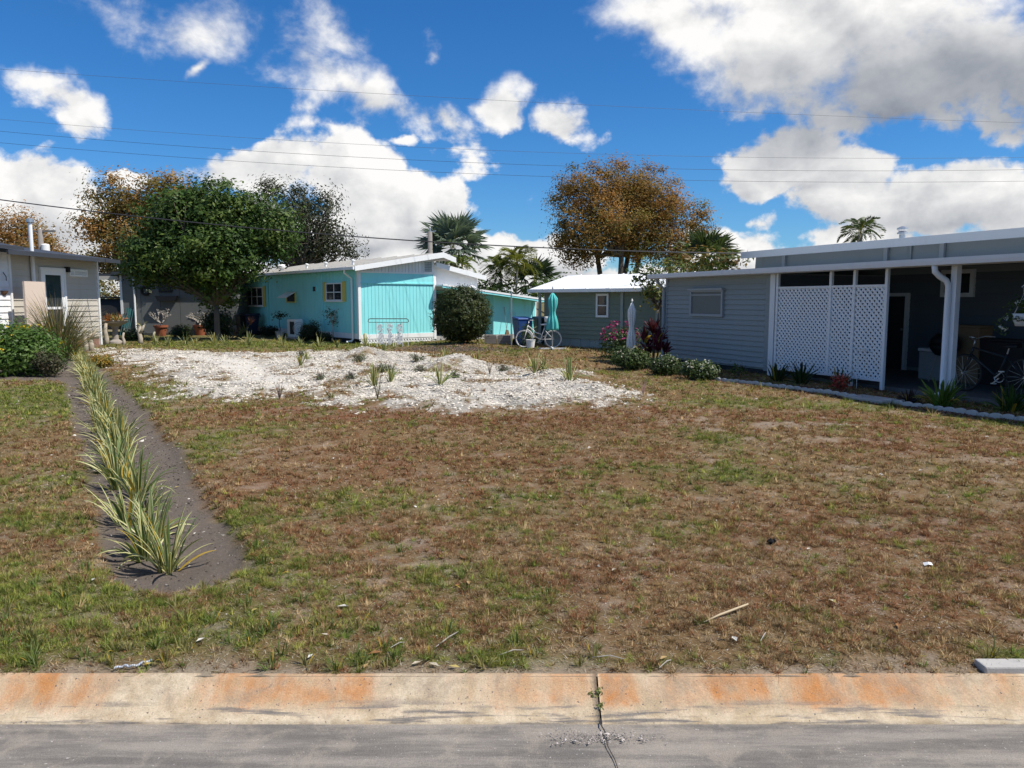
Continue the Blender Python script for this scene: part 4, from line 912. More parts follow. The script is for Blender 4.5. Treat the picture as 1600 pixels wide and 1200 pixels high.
# ------------------------------------------------------------------ shrubs and garden plants
def bush(name, label, px, py, hwpx, hpx, pal, mat=None, Lf=.06, Wf=.03, per=26, ln=14, cr=.09, lobes=6, flowers=None, cat='shrub', group=None, shell=.6, sub='foliage', Y=None):
    g = G(px, py) if Y is None else Vector((at(px, 470, Y).x, Y, 0)); D = g.y; k = D / FPX; zb = gz1(g.x, g.y); t = thing(name, label, cat, (g.x, g.y, zb), 0, group)
    hw, hh = hwpx * k, hpx * k; B = []
    if lobes == 1: B = [(0, 0, hh * .52, hw, hw, hh * .5)]
    else:
        for i in range(lobes):
            a = 2.4 * i; q = .45 * hw; B.append((math.cos(a) * q, math.sin(a) * q, hh * random.uniform(.35, .62), hw * .55, hw * .55, hh * .38))
    me, P = crown_mesh(sub, B, per / max(.4, hw), cr, ln, Lf, Wf, pal, mat or m_leaf, shell, zmin=.01); link(sub, me, t)
    limbs((0, 0, 0), [tuple(P[i]) for i in rng.choice(len(P), min(8, len(P)), replace=False)], .018 + .02 * hw, (0, 0, hh * .2), 2).build('stems', m_bark, t)
    if flowers:
        n, fc, fs = flowers; V = []
        d = rng.normal(size=(n, 3)); d[:, 2] = np.abs(d[:, 2]); d[:, 1] -= .5; d /= np.linalg.norm(d, axis=1)[:, None]
        C = d * np.array([hw, hw, hh * .5]) * rng.uniform(.85, 1.05, (n, 1)) + np.array([0, 0, hh * .5]); C = np.repeat(C, 4, 0) + rng.normal(size=(n * 4, 3)) * fs * .4
        fcs = np.array(fc)[None] * rng.uniform(.75, 1.2, (len(C), 1)); V = leaves(C, fs, fs * .7)
        tag(link('flowers', np_mesh('flowers', V, np.arange(len(V)).reshape(-1, 4), np.repeat(fcs, 4, 0), m_leaf), t), kind='stuff')
    return t
# clipped round bush before the turquoise house, with its mulch mound
bush('round_bush', 'dark clipped ball-shaped bush on a mulch mound before the turquoise house', 722, 541, 41, 82, [(.045, .068, .016), (.03, .05, .013), (.085, .095, .02), (.024, .038, .011)], m_leaf, .075, .045, 150, 22, .10, 1, shell=.72)
n = 5000; c0 = G(715, 546); x = c0.x + rng.normal(0, .9, n); y = c0.y + rng.normal(0, .55, n); cs = np.array([.11, .085, .065])[None] * rng.uniform(.4, 1.8, (n, 1))
V, F_, c_ = pebbles(x, y, gz(x, y) + .006, .022 * rng.uniform(.6, 1.6, n), .35, cs)
tag(link('bark_mulch', np_mesh('bark_mulch', V, F_, c_, m_chip)), 'grey-brown bark mulch heaped around the round bush', 'mulch', kind='stuff')
# bed along the grey house
n = 9000; t_ = rng.random(n); e0, e1 = G(975, 577), G(1600, 662); off = rng.uniform(.05, .95, n)
x = e0.x + (e1.x - e0.x) * t_ * 1.15 + off * .85; y = e0.y + (e1.y - e0.y) * t_ * 1.15 + off * .5; cs = np.array([.13, .07, .05])[None] * rng.uniform(.35, 1.7, (n, 1))
V, F_, c_ = pebbles(x, y, gz(x, y) + .006, .020 * rng.uniform(.6, 1.7, n), .35, cs)
tag(link('bark_mulch', np_mesh('bark_mulch', V, F_, c_, m_chip)), 'reddish-brown bark mulch in the bed beside the grey house', 'mulch', kind='stuff')
PAL_BR = [(.05, .085, .02), (.075, .11, .03), (.035, .06, .018), (.10, .13, .05)]
bush('bougainvillea', 'bougainvillea with magenta blooms beside the folded white parasol', 968, 560, 30, 58, PAL_BR, m_leaf, .07, .045, 18, 10, .12, 6, (46, (.30, .03, .13), .085))
bush('flowering_shrub', 'leafy shrub at the foot of the folded white parasol', 985, 577, 30, 36, PAL_BR, m_leaf, .07, .04, 24, 14, .09, 6, (14, (.55, .50, .42), .045))
bush('flowering_shrub', 'green shrub dotted with white flowers at the grey house corner', 1040, 585, 22, 32, PAL_BR, m_leaf, .06, .035, 30, 16, .07, 6, (16, (.75, .72, .68), .04))
bush('flowering_shrub', 'green shrub with white flowers under the grey house window', 1093, 592, 28, 32, PAL_BR, m_leaf, .06, .035, 30, 16, .07, 6, (26, (.75, .73, .70), .04))
bush('small_shrub', 'low dark shrub by the tall white porch post', 1152, 590, 12, 26, PAL_GREEN, m_leaf, .06, .03, 16, 9, .05, 5)
bush('red_bedding_plant', 'small red-leaved bedding plant beside the lattice screen foot', 1312, 610, 13, 22, [(.45, .05, .04), (.55, .09, .07), (.10, .10, .04)], m_leaf, .05, .03, 40, 14, .05, 5)
for px_, py_, lab in ((1210, 597, 'dark strappy plant at the left foot of the lattice screen'), (1245, 601, 'dark strappy plant under the middle of the lattice screen')):
    pass
# croton-like tree at the far corner of the grey house
t = tree('variegated_tree', 'slender tree with yellow variegated leaves at the grey house corner', 'tree', 1028, 25.5, [(1015, 440, 26, 22, 0), (1025, 462, 18, 18, 0), (1000, 425, 14, 12, 0), (1050, 420, 24, 12, 0)],
     4.5, .20, 18, .17, .075, [(.10, .13, .03), (.06, .09, .02), (.32, .25, .06), (.045, .07, .02), (.16, .16, .04)], m_gloss, .035, 1.4, .3, ntips=14)

def strap(L, w, curl, az_, el_, cols, nseg=7, twist=0.):
    """arching strap leaf: three strips across so margins and midrib differ"""
    V, Fc, Cc = [], [], []; p = np.zeros(3); e = el_; st_ = L / nseg
    for i in range(nseg + 1):
        t = i / nseg; ww = w * (math.sin(math.pi * min(1, .18 + .82 * t)) ** .6 if t < 1 else .04); d = np.array([math.cos(az_) * math.cos(e), math.sin(az_) * math.cos(e), math.sin(e)])
        s = np.array([-math.sin(az_), math.cos(az_), 0]); n_ = np.cross(s, d); s = s * math.cos(twist * t) + n_ * math.sin(twist * t)
        for k, q in enumerate((-1, -.42, .42, 1)): V.append(p + s * ww * q / 2 + n_ * ww * .18 * (abs(q) > .5))
        if i < nseg: p = p + d * st_; e -= curl / nseg * (.4 + 1.2 * t)
    for i in range(nseg):
        for k in range(3): b = i * 4 + k; Fc.append((b, b + 1, b + 5, b + 4)); Cc.append(cols[k])
    return V, Fc, Cc
def flax_leaves(n, hmax, seed, w=.024, spreadr=.07, cols=None):
    rr = random.Random(seed); out = []
    cream = cols[0] if cols else (.56, .52, .24); mid = cols[1] if cols else (.12, .17, .045)
    for i in range(n):
        u = rr.random(); el_ = R(88 - 46 * u ** 1.7 + rr.uniform(-8, 4)); L = hmax * rr.uniform(.65, 1.08) * (1 - .18 * u); k = rr.uniform(.7, 1.15)
        dry = rr.random() < .07; a = rr.uniform(0, 6.283); cm = (.46, .33, .045) if dry else tuple(c * k for c in cream); md = (.42, .28, .04) if dry else tuple(c * k for c in mid)
        V, Fc, Cc = strap(L, w * rr.uniform(.75, 1.2), rr.uniform(.35, 1.5) * (.5 + u), a, el_, (cm, md, cm) if rr.random() < .55 else (md, md, cm), 7, rr.uniform(-.9, .9))
        o = np.array([math.cos(a), math.sin(a), 0]) * spreadr * rr.random(); out.append(([v + o for v in V], Fc, Cc))
    return out
def join(parts, name, mat):
    V, Fc, Cc = [], [], []
    for v, f, c in parts:
        b = len(V); V += list(v); Fc += [tuple(i + b for i in q) for q in f]; Cc += list(c)
    return np_mesh(name, np.array(V), np.array(Fc), np.array(Cc), mat, False, 'FACE')
m_flax = leafmat('flax_leaf', .30, .45, .35)
flax = [join(flax_leaves(26, .44, 100 + i, .024, .07), 'flax_clump', m_flax) for i in range(5)]
A, B_ = G(250, 884), G(122, 548); d = (B_ - A); Lh = d.length; d.normalize(); nrm = Vector((-d.y, d.x, 0)); s_ = 0.; i = 0
while s_ < Lh:
    p = A + d * s_ + nrm * random.uniform(-.10, .10); zz = gz1(p.x, p.y)
    if i < 3:
        lab = ('variegated yellow-striped flax clump at the rounded street end of the soil strip', 'second variegated flax clump from the rounded end of the soil strip', 'third variegated flax clump from the rounded end of the soil strip')[i]
        t = thing('flax_plant', lab, 'plant', (p.x, p.y, zz - .01), random.uniform(0, 6.28), 'flax clumps in the row along the soil strip')
        for v, f, c in flax_leaves(34 if i == 0 else 28, (.48, .42, .42)[i], 40 + i, .025): link('leaf', np_mesh('leaf', np.array(v), np.array(f), np.array(c), m_flax, False, 'FACE'), t)
    else:
        o = link('flax_plant', flax[i % 5], None, (p.x, p.y, zz - .01), random.uniform(0, 6.28)); k = random.uniform(.75, 1.15); o.scale = (k, k, k * random.uniform(.9, 1.1))
        tag(o, 'variegated yellow-striped flax clump packed in the long row along the soil strip', 'plant', 'flax clumps in the row along the soil strip')
    s_ += random.uniform(.34, .50); i += 1
sm = [join(flax_leaves(18, .52, 300 + i, .030, .04), 'flax_clump', m_flax) for i in range(4)]
GP = [(585, 612, 1.0), (610, 605, .9), (688, 612, 1.05), (695, 565, .9), (745, 568, .85), (836, 590, 1.1), (890, 605, 1.25), (470, 577, .8), (480, 566, .7), (572, 562, .8), (850, 590, .8), (600, 560, .8)]
for j, (px_, py_, k) in enumerate(GP):
    p = onG(px_, py_); o = link('flax_plant', sm[j % 4], None, (p.x, p.y, p.z - .01), j * 1.3); o.scale = (k, k, k)
    tag(o, 'young variegated flax planted in the white shell gravel', 'plant', 'young flax plants in the shell gravel')
for j, (px_, py_) in enumerate([(243, 541), (262, 540), (290, 540), (305, 540), (335, 539), (352, 540), (388, 540), (415, 541), (442, 541), (470, 541), (498, 542), (527, 543)]):
    p = onG(px_, py_); o = link('flax_plant', sm[j % 4], None, (p.x, p.y, p.z - .01), j * 1.9); k = (1.1, .9, 1.2, .8)[j % 4]; o.scale = (k, k, k)
    tag(o, 'young variegated flax in the green grass strip behind the gravel', 'plant', 'young flax plants in the grass strip')
p = onG(78, 580); o = link('flax_plant', sm[1], None, p, .4); o.scale = (1.5,) * 3; tag(o, 'single flax with stubby stem beside the yellow-flowered bush', 'plant')
p = onG(100, 556); o = link('flax_plant', sm[2], None, p, .4); o.scale = (1.9,) * 3; tag(o, 'broad pale-leaved flax at the foot of the tall grass clump', 'plant')
# weeds in the gravel
for j, (px_, py_, hw, hh) in enumerate([(560, 573, 15, 12), (595, 590, 14, 14), (650, 570, 14, 12), (605, 585, 10, 9), (470, 562, 11, 12), (548, 603, 11, 9), (655, 588, 14, 6), (500, 600, 8, 6), (710, 600, 10, 6), (785, 580, 10, 10)]):
    bush('weed', 'grey-green weed tuft growing in the white shell gravel', px_, py_, hw, hh, [(.09, .11, .05), (.06, .08, .035), (.13, .14, .07)], m_leaf, .05, .018, 20, 12, .06, 4, cat='weed', group='weed tufts in the shell gravel')
# ------------------------------------------------------------------ garden objects, right side
def heads_plant(name, label, px, py, heads, cols, Ll, w, cat='plant', stemmat=None, nl=16):
    g = onG(px, py); t = thing(name, label, cat, g); parts = []; st = MB()
    for j, (ox, oy, hz) in enumerate(heads):
        st.tube([(ox * .3, oy * .3, 0), (ox * .7, oy * .7, hz * .5), (ox, oy, hz)], [.022, .018, .015], 6)
        for v, f, c in flax_leaves(nl, Ll, 700 + j, w, .02, cols[j % len(cols)]): parts.append(([q + np.array([ox, oy, hz - .08]) for q in v], f, c))
    link('foliage', join(parts, 'foliage', m_gloss), t); st.build('stems', stemmat or m_bark, t)
    return t
heads_plant('cordyline', 'dark red cordyline with strap leaves at the grey house corner', 1020, 574, [(0, 0, .95), (.2, .1, .75), (-.22, 0, .70), (.12, -.2, .50), (-.1, .2, .4), (.3, -.1, .42), (-.3, -.15, .3), (.05, .05, .65)], [((.11, .018, .028), (.05, .012, .016)), ((.17, .025, .05), (.06, .014, .02))], .46, .075, nl=18)
m_canvas_w = paint('white_canvas', (.72, .72, .70), .8, .08, 8, .2); m_canvas_t = paint('turquoise_canvas', (.10, .50, .47), .75, .08, 6, .08)
def folded_parasol(name, label, px, py, toppx, canvas_top, canvas_bot, rmax, mat, polemat, basekind=None, Y=None, lean=0.):
    g = onG(px, py) if Y is None else Vector((at(px, 470, Y).x, Y, 0)); D = g.y; t = thing(name, label, 'parasol', g)
    zt = at(px, toppx, D).z - g.z; z1 = at(px, canvas_top, D).z - g.z; z0 = at(px, canvas_bot, D).z - g.z
    MB().tube([(0, 0, 0), (0, 0, zt)], .022, 8).build('pole', polemat, t)
    prof = []
    for i in range(15):
        q = i / 14; r = rmax * (.62 + .38 * math.cos(q * 3.0 + .2)) if False else rmax * (1.0 - .25 * q - .38 * math.exp(-((q - .48) / .16) ** 2) - .55 * max(0, q - .86) / .14)
        prof.append((max(.03, r), z0 + (z1 - z0) * q))
    MB().lathe(prof, 48, mod=lambda a, z: 1 + .30 * math.sin(8 * a + 2.2 * z) + .07 * math.sin(19 * a)).build('canopy', mat, t, smooth=True)
    MB().lathe([(.018, zt - .02), (.03, zt), (.008, zt + .06)], 8).build('finial', polemat, t)
    if basekind:
        bs = MB()
        for a in (0, 1.57): bs.bar((-.5 * math.cos(a), -.5 * math.sin(a), .03 + a * .012), (.5 * math.cos(a), .5 * math.sin(a), .03 + a * .012), .06, .045)
        bs.build('base', basekind, t)
    return t
folded_parasol('folded_parasol', 'folded white fabric parasol standing among the shrubs', 986, 566, 470, 474, 546, .11, m_canvas_w, m_white)
folded_parasol('folded_parasol', 'folded turquoise parasol on a cross base beside the bicycle', 863, 546, 450, 458, 516, .17, m_canvas_t, m_steel, m_white)
# striped parasol
g = BF.wld(Wd + 2.0, -1.3); ps = folded_parasol('folded_parasol', 'small brown and white striped folded parasol behind the round bush', 737, 538, 444, 446, 466, .20, m_canvas_w, m_white, Y=g.y)
zz1 = at(737, 444, g.y).z; zz0 = at(737, 466, g.y).z; strp = MB()
for k_ in range(6):
    a = k_ * 1.047; strp.add([(.215 * math.cos(a - .18), .215 * math.sin(a - .18), zz0 + .05), (.215 * math.cos(a + .18), .215 * math.sin(a + .18), zz0 + .05), (.06 * math.cos(a), .06 * math.sin(a), zz1 - .04)], [(0, 1, 2)])
strp.build('stripes', paint('brown_canvas', (.16, .08, .08), .8), ps)
# scalloped edging along the bed
m_edge = paint('edging_white', (.50, .49, .46), .85, .12, 8, .3, .4, 60)
e0, e1 = G(1105, 592), G(1600, 657); dd = (e1 - e0); Le = dd.length; dd.normalize(); rz_ = math.atan2(dd.y, dd.x)
es = MB(); n_ = 8; pr = [(-.085, -.04)] + [(.085 * -math.cos(math.pi * i / n_), .035 + .045 * math.sin(math.pi * i / n_)) for i in range(n_ + 1)] + [(.085, -.04)]
es.prism(pr, -.03, .03, 'y'); esm = es.mesh('edging_stone', m_edge); s_ = 0; j = 0
while s_ < Le + 3.2:
    p = e0 + dd * s_
    if not (1338 < 800 + FPX * p.x / p.y < 1388):
        o = link('edging_stone', esm, None, (p.x, p.y, gz1(p.x, p.y) + random.uniform(-.012, .006)), rz_ + random.uniform(-.08, .08)); tag(o, 'scalloped white concrete edging stone bordering the mulch bed', 'edging stone', 'scalloped edging along the bed')
    s_ += .178
c0 = G(1362, 625); st = MB(); pts = [(-.42, -.22), (.40, -.25), (.46, .24), (-.38, .27)]
st.add([(a, b_, .0) for a, b_ in pts] + [(a, b_, .07) for a, b_ in pts], [(3, 2, 1, 0), (4, 5, 6, 7), (0, 1, 5, 4), (1, 2, 6, 5), (2, 3, 7, 6), (3, 0, 4, 7)])
tag(st.build('stepping_slab', m_conc, None, (c0.x, c0.y, gz1(c0.x, c0.y) - .02), rz_, bevel=.01), 'pale concrete slab leading to the porch between the edging stones', 'slab')
def fern(label, px, py, k, cols, n=34, h=.5, name='fern', group=None):
    g = onG(px, py); o = link(name, join(flax_leaves(n, h, int(px), .045, .12, cols), name, m_leaf), None, g, .3); o.scale = (k, k, k); return tag(o, label, 'fern', group)
LG_ = ((.15, .24, .04), (.09, .17, .03)); DG_ = ((.045, .075, .02), (.03, .05, .015))
fern('bright lime-green fern at the foot of the white porch post', 1472, 634, 1.0, LG_, 60, .55)
fern('dark green fern behind the edging stones under the bicycle', 1580, 642, 1.0, ((.06, .12, .025), (.04, .08, .02)), 54, .5)
fern('dark strappy plant at the left foot of the lattice screen', 1213, 596, 1.0, DG_, 30, .5)
fern('dark strappy plant below the middle of the lattice screen', 1252, 600, 1.0, DG_, 40, .55)
fern('mid-green strappy plant below the last lattice panel', 1310, 606, .9, ((.06, .09, .035), (.04, .07, .025)), 36, .5)
fern('low dark purple plant beside the concrete stepping slab', 1420, 628, .7, ((.05, .03, .035), (.04, .03, .03)), 34, .4)
# white arching stake before the lattice
p = G(1338, 608); mbw = MB().tube([(0, 0, 0), (0, 0, .55), (-.02, 0, .78), (.10, -.02, .77), (.26, -.04, .70), (.36, -.05, .56)], [.006, .006, .012, .016, .016, .008], 6)
tag(mbw.build('bent_stake', m_canvas_w, None, p), 'thin bent white stake standing before the lattice screen', 'stake')
# bicycles
m_tyre = paint('rubber', (.02, .02, .02), .8); m_wtyre = paint('pale_rubber', (.55, .53, .5), .7)
def bicycle(label, loc, rz, m_frame, m_ty, step, group=None, wr=.32):
    t = thing('bicycle', label, 'bicycle', loc, rz)
    for xw in (-.52, .54):
        w = thing('x', '', '') if False else link('wheel', MB().torus((0, 0, 0), wr - .035, .012, 'y', 36, 6).mesh('wheel', m_frame), t, (xw, 0, wr))
        link('tyre', MB().torus((0, 0, 0), wr - .016, .019, 'y', 36, 8).mesh('tyre', m_ty), w)
        sk = MB()
        for i in range(18): a = i * 2 * math.pi / 18; sk.tube([(0, .02 * (-1) ** i, 0), ((wr - .04) * math.cos(a), 0, (wr - .04) * math.sin(a))], .0022, 4)
        sk.tube([(0, -.05, 0), (0, .05, 0)], .022, 8); tag(link('spokes', sk.mesh('spokes', m_steel), w), kind='stuff')
    bb = (-.06, 0, .30); hd = (.40, 0, .80); hd2 = (.43, 0, .68); st = (-.20, 0, .72); f = MB()
    f.tube([bb, st], .017, 8); f.tube([hd, hd2], .022, 8)
    if step: f.tube([bb, (.15, 0, .42), (.33, 0, .60), hd2], .019, 8); f.tube([(-.12, 0, .48), (.1, 0, .55), hd], .017, 8)
    else: f.tube([bb, hd2], .021, 8); f.tube([(-.18, 0, .66), hd], .018, 8)
    for s in (-.045, .045):
        f.tube([(bb[0], s * .5, bb[2]), (-.52, s, wr)], .010, 6); f.tube([(st[0], s * .3, st[2] - .06), (-.52, s, wr)], .009, 6); f.tube([(hd2[0], s * .6, hd2[2]), (.50, s, .45), (.54, s, wr)], .011, 6)
    f.build('frame', m_frame, t, smooth=True)
    hb = MB().tube([hd, (.37, 0, .95)], .013, 8).tube([(.20, -.30, .99), (.34, -.22, 1.0), (.39, -.06, .96), (.39, .06, .96), (.34, .22, 1.0), (.20, .30, .99)], .012, 8).build('handlebar', m_steel, t, smooth=True)
    MB().tube([st, (-.225, 0, .82)], .013, 8).build('seat_post', m_steel, t)
    MB().add([(-.38, -.10, .83), (-.38, .10, .83), (-.2, .07, .82), (-.06, .018, .82), (-.06, -.018, .82), (-.2, -.07, .82), (-.38, -.08, .90), (-.38, .08, .90), (-.2, .045, .875), (-.06, .012, .86), (-.06, -.012, .86), (-.2, -.045, .875)],
             [(0, 1, 2, 3, 4, 5), (11, 10, 9, 8, 7, 6), (0, 6, 7, 1), (1, 7, 8, 2), (2, 8, 9, 3), (3, 9, 10, 4), (4, 10, 11, 5), (5, 11, 6, 0)]).build('saddle', m_canvas_w if step else m_black, t, smooth=True)
    c = MB().torus((0, -.05, 0), .085, .008, 'y', 20, 5).bar((0, -.07, 0), (.12, -.07, -.12), .02).bar((0, .07, 0), (-.12, .07, .12), .02).bar((.08, -.12, -.12), (.16, -.08, -.12), .05, .02).bar((-.16, .08, .12), (-.08, .12, .12), .05, .02)
    link('crank', c.mesh('crank', m_steel), t, bb)
    return t
m_bikew = paint('white_bike_paint', (.75, .73, .70), .35, .05); m_biked = paint('dark_bike_paint', (.03, .035, .04), .3, .1)
g = onG(842, 543); tb = bicycle('white step-through bicycle parked by the blue bin and folded turquoise parasol', g, R(174), m_bikew, m_wtyre, True); 
wb = MB()
for i in range(4): wb.box(.45, .75, -.15, .15, .62 + i * .06, .63 + i * .06)
MB().lathe([(.10, .0), (.15, .02), (.17, .2), (.165, .2), (.14, .03)], 18, (-.36, 0, .93)).build('seat_cover', m_canvas_w, tb, smooth=True)
g = HF.wld(HF.px(1555, 560, .75)[0], .75, .07); bicycle('dark mountain bicycle parked on the shaded porch', g, HF.rz + R(184), m_biked, m_tyre, False, wr=.34)
# hanging basket
ax, azz = HF.px(1588, 490, -.05); hb = thing('hanging_basket', 'white hanging basket of trailing white flowers under the porch gutter', 'basket', HF.wld(ax, .1, azz - .1))
MB().lathe([(.09, -.10), (.13, .0), (.145, .10), (.135, .10), (.10, .0)], 20).build('pot', m_canvas_w, hb, smooth=True)
MB().tube([(0, 0, .42), (0, 0, zg1 - azz + .10)], .006, 5).tube([(-.13, 0, .1), (0, 0, .42), (.13, 0, .1)], .004, 5).tube([(0, 0, .42), (.04, 0, .5), (.0, 0, .56), (-.04, 0, .52)], .008, 6).build('hanger', m_white, hb)
me, P = crown_mesh('foliage', [(0, 0, .22, .22, .2, .16), (-.22, 0, .08, .16, .15, .16), (.2, 0, .1, .16, .15, .18), (-.3, 0, -.1, .08, .08, .1)], 20, .07, 10, .06, .035, PAL_GREEN, m_leaf, .3); link('foliage', me, hb)
Cf = P[rng.choice(len(P), 16)] ; V = leaves(np.repeat(Cf, 4, 0) + rng.normal(size=(64, 3)) * .015, .045, .035)
tag(link('flowers', np_mesh('flowers', V, np.arange(len(V)).reshape(-1, 4), np.full((len(V), 3), .7), m_leaf), hb), kind='stuff')
# kettle grill, cooler, boxes on the porch
ax = HF.px(1470, 560, 1.6)[0]; gl = thing('kettle_grill', 'black kettle grill on tripod legs on the dark porch', 'grill', HF.wld(ax, 1.7, .07))
MB().lathe([(.04, .52), (.18, .56), (.27, .68), (.285, .76)], 22).build('bowl', m_black, gl, smooth=True); MB().lathe([(.285, .765), (.26, .88), (.16, .97), (.03, 1.0)], 22).build('lid', m_black, gl, smooth=True)
MB().tube([(-.05, 0, 1.0), (-.05, 0, 1.05), (.05, 0, 1.05), (.05, 0, 1.0)], .01, 6).build('handle', m_steel, gl)
for a in (0, 2.1, 4.2): MB().tube([(.15 * math.cos(a), .15 * math.sin(a), .58), (.30 * math.cos(a), .30 * math.sin(a), 0)], .012, 6).build('leg', m_steel, gl)
ax = HF.px(1452, 580, 1.9)[0]; cl = thing('storage_bin', 'pale storage box with lid on the porch floor beside the grill', 'box', HF.wld(ax, 2.1, .07), HF.rz)
MB().box(-.27, .27, -.2, .2, 0, .58).build('body', m_greyd, cl, bevel=.02); MB().box(-.29, .29, -.22, .22, .585, .65).build('lid', m_post, cl, bevel=.015)
m_card = paint('cardboard', (.20, .13, .075), .9, .1, 4)
for (pp, y_, w_, h_, lab) in ((1515, 2.2, .62, 1.1, 'tall cardboard carton behind the porch post'), (1570, 2.25, .95, .85, 'wide dark chest against the porch back wall')):
    ax = HF.px(pp, 560, y_)[0]; bx_ = thing('carton' if w_ < .7 else 'chest', lab, 'box', HF.wld(ax, y_, .07), HF.rz); m_ = m_card if w_ < .7 else m_black
    MB().box(-w_ / 2, w_ / 2, -.2, .2, 0, h_).build('body', m_, bx_, bevel=.01); MB().box(-w_ / 2 - .01, w_ / 2 + .01, -.21, .21, h_ + .002, h_ + .05).build('lid', m_, bx_, bevel=.008)

# ------------------------------------------------------------------ by the turquoise house
m_blue = paint('blue_bin_plastic', (.025, .075, .24), .45, .08, 4, .1); m_gbin = paint('green_bin_plastic', (.02, .06, .045), .45, .08, 4, .1); m_nav = paint('navy_bin_plastic', (.012, .02, .05), .5, .08, 4)
def wheelie(label, loc, rz, mat, group=None):
    t = thing('wheeled_bin', label, 'bin', loc, rz, group); b = MB(); lo, hi = (.22, .24), (.29, .34); z0, z1 = .06, .98
    b.add([(sx * (lo if z_ == z0 else hi)[0], sy * (lo if z_ == z0 else hi)[1], z_) for z_ in (z0, z1) for sx, sy in ((-1, -1), (1, -1), (1, 1), (-1, 1))], [(3, 2, 1, 0), (4, 5, 6, 7), (0, 1, 5, 4), (1, 2, 6, 5), (2, 3, 7, 6), (3, 0, 4, 7)]); b.build('body', mat, t, bevel=.02)
    MB().add([(-.31, -.37, .985), (.31, -.37, .985), (.31, .38, .985), (-.31, .38, .985), (-.28, -.33, 1.03), (.28, -.33, 1.03), (.28, .36, 1.08), (-.28, .36, 1.08)], [(3, 2, 1, 0), (4, 5, 6, 7), (0, 1, 5, 4), (1, 2, 6, 5), (2, 3, 7, 6), (3, 0, 4, 7)]).build('lid', mat, t, bevel=.012)
    for s in (-1, 1): MB().torus((s * .0, 0, 0), .085, .03, 'y', 18, 6).lathe([(.06, -.01), (.06, .01)], 12).build('wheel', m_tyre, t, (s * .24, .27, .115), R(90))
    MB().tube([(-.24, .36, .93), (-.24, .43, .95), (.24, .43, .95), (.24, .36, .93)], .016, 6).build('handle', mat, t)
wheelie('bright blue wheeled recycling bin behind the white bicycle', onG(816, 540), R(20), m_blue)
wheelie('dark green wheeled bin beside the blue recycling bin', onG(847, 538), R(15), m_gbin)
y_ = BF.pxs(392, 500, -.6)[0]; wheelie('navy wheeled bin under the shuttered side window', BF.wld(-.6, y_), BF.rz + R(-90), m_nav)
y_ = BF.pxs(380, 505, -.9)[0]; wheelie('black wheeled bin at the far end of the turquoise side wall', BF.wld(-.9, y_), BF.rz + R(-80), m_black)
# condenser
y0 = BF.pxs(459, 510, -.55)[0]; ac = thing('air_conditioner', 'pale air conditioner condenser unit beside the turquoise side wall', 'air conditioner', BF.wld(-.50, y0, .0), BF.rz)
MB().box(-.18, .18, -.45, .45, .10, .88).build('case', m_whitewall, ac, bevel=.02); MB().box(-.2, .2, -.5, .5, -.02, .098).build('base', m_conc, ac)
MB().torus((0, -.455, .48), .27, .012, 'y', 28, 5).torus((0, -.455, .48), .18, .008, 'y', 24, 5).torus((0, -.455, .48), .09, .008, 'y', 18, 5).build('fan_grille', m_steel, ac)
gr_ = MB().box(-.187, -.181, -.36, .12, .22, .78); gr_.build('side_grille', m_dark, ac)
PAL_DK = [(.025, .04, .014), (.04, .055, .02), (.018, .03, .012)]
w = BF.wld(-.7, BF.pxs(482, 520, -.7)[0]); bush('small_shrub', 'rounded dark shrub beside the air conditioner', 800 + FPX * w.x / w.y, 0, 16, 32, PAL_DK, m_leaf, .06, .035, 30, 16, .07, 5, Y=w.y)
w = BF.wld(-.7, BF.pxs(505, 524, -.7)[0]); bush('small_shrub', 'low dark shrub near the corner downspout', 800 + FPX * w.x / w.y, 0, 12, 18, PAL_DK, m_leaf, .06, .03, 30, 14, .06, 5, Y=w.y)
w = BF.wld(-.8, BF.pxs(418, 515, -.8)[0]); bush('small_shrub', 'low dark shrub between bins and air conditioner', 800 + FPX * w.x / w.y, 0, 14, 18, PAL_DK, m_leaf, .06, .03, 24, 14, .07, 5, Y=w.y)
w = BF.wld(-.9, BF.pxs(437, 515, -.9)[0]); pp = thing('potted_tree', 'small potted umbrella-shaped plant beside the air conditioner', 'plant', w)
MB().lathe([(.14, 0), (.20, .30), (.22, .30), (.21, .33), (.18, .33), (.16, .26)], 18).build('pot', m_conc, pp); limbs((0, 0, .25), [(.2, 0, 1.0), (-.2, .1, 1.0), (0, -.2, 1.05)], .022, (0, 0, .85), 1).build('trunk', m_bark, pp)
me, P = crown_mesh('crown', [(.0, 0, 1.05, .36, .3, .14)], 14, .10, 12, .12, .05, PAL_DK, m_leaf, .2); link('crown', me, pp)
w = onG(519, 534); tr_ = thing('sapling', 'slender pale-stemmed sapling before the shuttered window', 'tree', w)
limbs((0, 0, 0), [(.15, 0, 1.3), (-.3, .1, 1.25), (.3, 0, 1.1), (-.1, -.2, 1.5), (.25, .1, 1.5), (-.15, .1, 1.05)], .035, (.06, 0, .72), 5, .1).build('trunk', paint('pale_bark', (.40, .36, .30), .9, .15, 8), tr_, smooth=True)
me, P = crown_mesh('crown', [(0, 0, 1.2, .42, .36, .34), (.1, 0, .95, .3, .26, .2)], 5.5, .12, 12, .12, .035, [(.06, .085, .03), (.09, .11, .05), (.04, .06, .02)], m_leaf, .2); link('crown', me, tr_)
